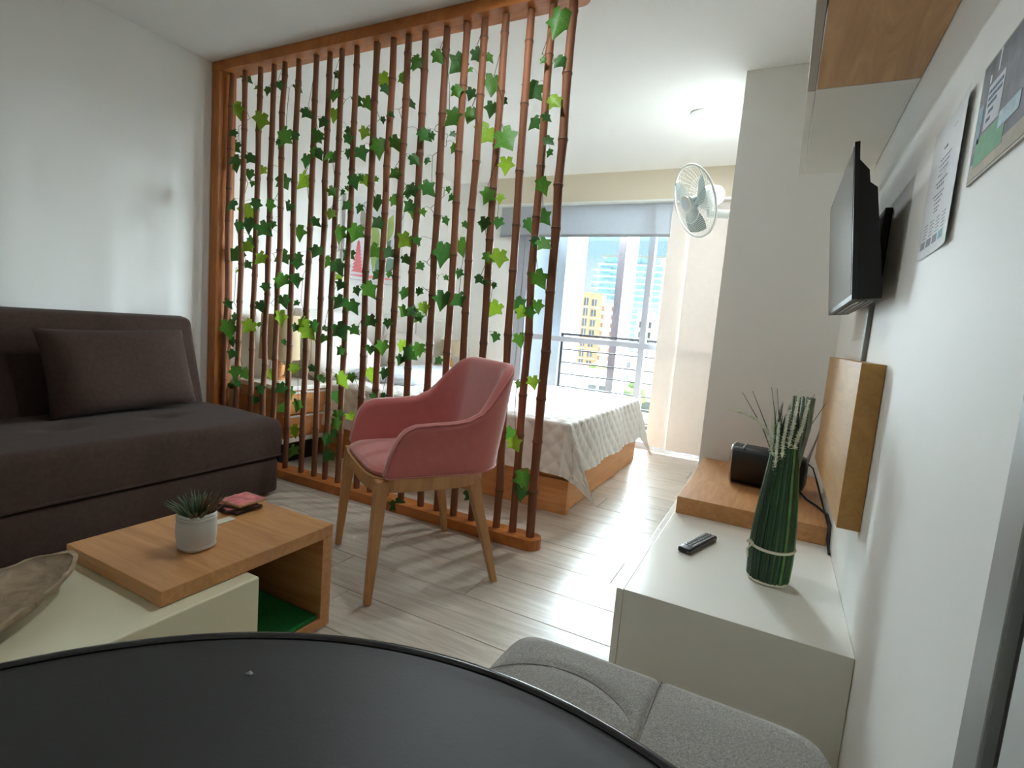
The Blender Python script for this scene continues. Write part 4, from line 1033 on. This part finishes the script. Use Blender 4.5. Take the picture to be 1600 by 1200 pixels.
# tall glass tower
b = block('apartment_tower', 'tall white and glass apartment tower behind the balcony column', -72, 262, 0, 0, 0, math.radians(4), bl_wh)
zt = 36 - GZ
MB().box(-15.5, 17.5, 0, 20, 0, zt).build('wall', bl_wh, b, local=True)
MB().box(-12.5, 15, 2, 18, zt, zt + 3.2).build('penthouse', win_b, b, local=True)
MB().box(-14, 17.5, 0, 20, zt + 3.2, zt + 4.2).build('roof_slab', roof_g, b, local=True)
for k in range(19):
    z = zt - 3.1 - k * 3.0
    if z < 1: break
    win_part(b, -14.5, -3.2, 0, z, z + 2.2, win_b); win_part(b, 3.2, 16.5, 0, z, z + 2.2, win_b)
    win_part(b, -1.2, .4, 0, z + .5, z + 1.9, win_d)
    MB().box(-17.8, -2.6, -1.9, 0, z - .5, z - .15).build('balcony_slab', bl_wh, b, local=True)
    MB().box(2.8, 17.6, -.7, 0, z - .5, z - .15).build('balcony_slab', bl_wh, b, local=True)
    MB().box(-17.8, -8.5, -2.0, -1.9, z - .15, z + .75).build('balcony_glass', win_b, b, local=True)
MB().box(.8, 2.2, -1.2, 0, 0, zt).build('fin', bl_cr, b, local=True); MB().box(-2.4, -1.5, -1.2, 0, 0, zt).build('fin', bl_cr, b, local=True)
# white block to the right of the column
b = block('apartment_block', 'white apartment block with grey windows at the right edge of the window view', -32.5, 152, 0, 0, 0, math.radians(6), bl_wh)
zt = 6 - GZ
MB().box(-5.2, 12, 0, 12, 0, zt).build('wall', bl_wh, b, local=True); MB().box(-5.2, -1, 0, 8, zt, zt + 2.2).build('roof_room', bl_wh, b, local=True)
for k in range(10):
    z = zt - 2.6 - k * 2.9
    if z < .5: break
    for x0 in (-4.4, -2.3, 1.2, 3.4, 6.2, 8.8): win_part(b, x0, x0 + 1.3, 0, z, z + 1.7, win_d)
# low houses and trees on the slope between
rh = random.Random(8)
HS = [(-33, 96, 8, -6.5, roof_r, 'small white house with a red roof between the apartment blocks'), (-22, 72, 5, -5.6, roof_g, 'low white house with a grey roof just above the bed'), (-29, 84, 5, -8.2, roof_g, 'narrow white house with a grey roof beyond the railing'), (-15.5, 64, 4.5, -6.0, roof_g, 'low white house with a grey roof near the window mullion'), (-14, 78, 6, -3.8, roof_r, 'white house with a red roof at the right edge of the window'), (-30, 118, 8, -4.2, roof_g, 'far white house with a grey roof beside the white block')]
for cx, cy, w, zt_, rm2, lab in HS:
    h = thing('house', lab, 'house', (cx, cy, GZ), (0, 0, rh.uniform(-.2, .2)))
    hz = zt_ - GZ
    MB().box(-w / 2, w / 2, 0, 6, 0, hz).build('wall', bl_wh, h, local=True)
    MB().prism([(-.5, hz), (6.5, hz), (3, hz + 1.3)], 'x', -w / 2 - .4, w / 2 + .4).build('roof', rm2, h, local=True)
    for k in range(3):
        win_part(h, -w / 2 + .7 + k * w / 3.2, -w / 2 + 1.8 + k * w / 3.2, 0, hz - 2.2, hz - .9, win_d)
        win_part(h, -w / 2 + .7 + k * w / 3.2, -w / 2 + 1.8 + k * w / 3.2, 0, hz - 5.2, hz - 3.9, win_d)
TS = [(-25.2, 81, -4.6, 2.4, 'pale green bushy tree below the red roofed house'), (-37.5, 90, -5.2, 2.2, 'smaller pale green tree left of the bushy one'), (-14, 57, -4.2, 1.8, 'pale green tree in front of the white house by the mullion'), (-8.5, 52, -6.2, 2.4, 'leafy tree low down at the right edge of the window')]
for cx, cy, zt_, r, lab in TS:
    t = thing('tree', lab, 'tree', (cx, cy, GZ))
    MB().tube([(cx, cy, GZ), (cx, cy, zt_ - r)], [.4, .25], 8).build('trunk', trunk_m, t, 60)
    m = MB()
    for k in range(14):
        d = Vector((rh.gauss(0, 1), rh.gauss(0, 1), rh.gauss(0, .7))).normalized() * r * rh.uniform(.3, .75)
        rr = r * rh.uniform(.35, .55)
        def lump(a, b, d=d, rr=rr):
            u = 2 * PI * a; v = -PI / 2 + PI * b; k2 = rr * (1 + .18 * math.sin(5 * u + 3 * v) * math.cos(4 * v))
            return (cx + d.x + k2 * math.cos(v) * math.cos(u), cy + d.y + k2 * math.cos(v) * math.sin(u), zt_ - r * .6 + d.z + k2 * math.sin(v))
        m.grid(lump, 14, 9, True)
    m.build('crown', tree_m, t, 'all')
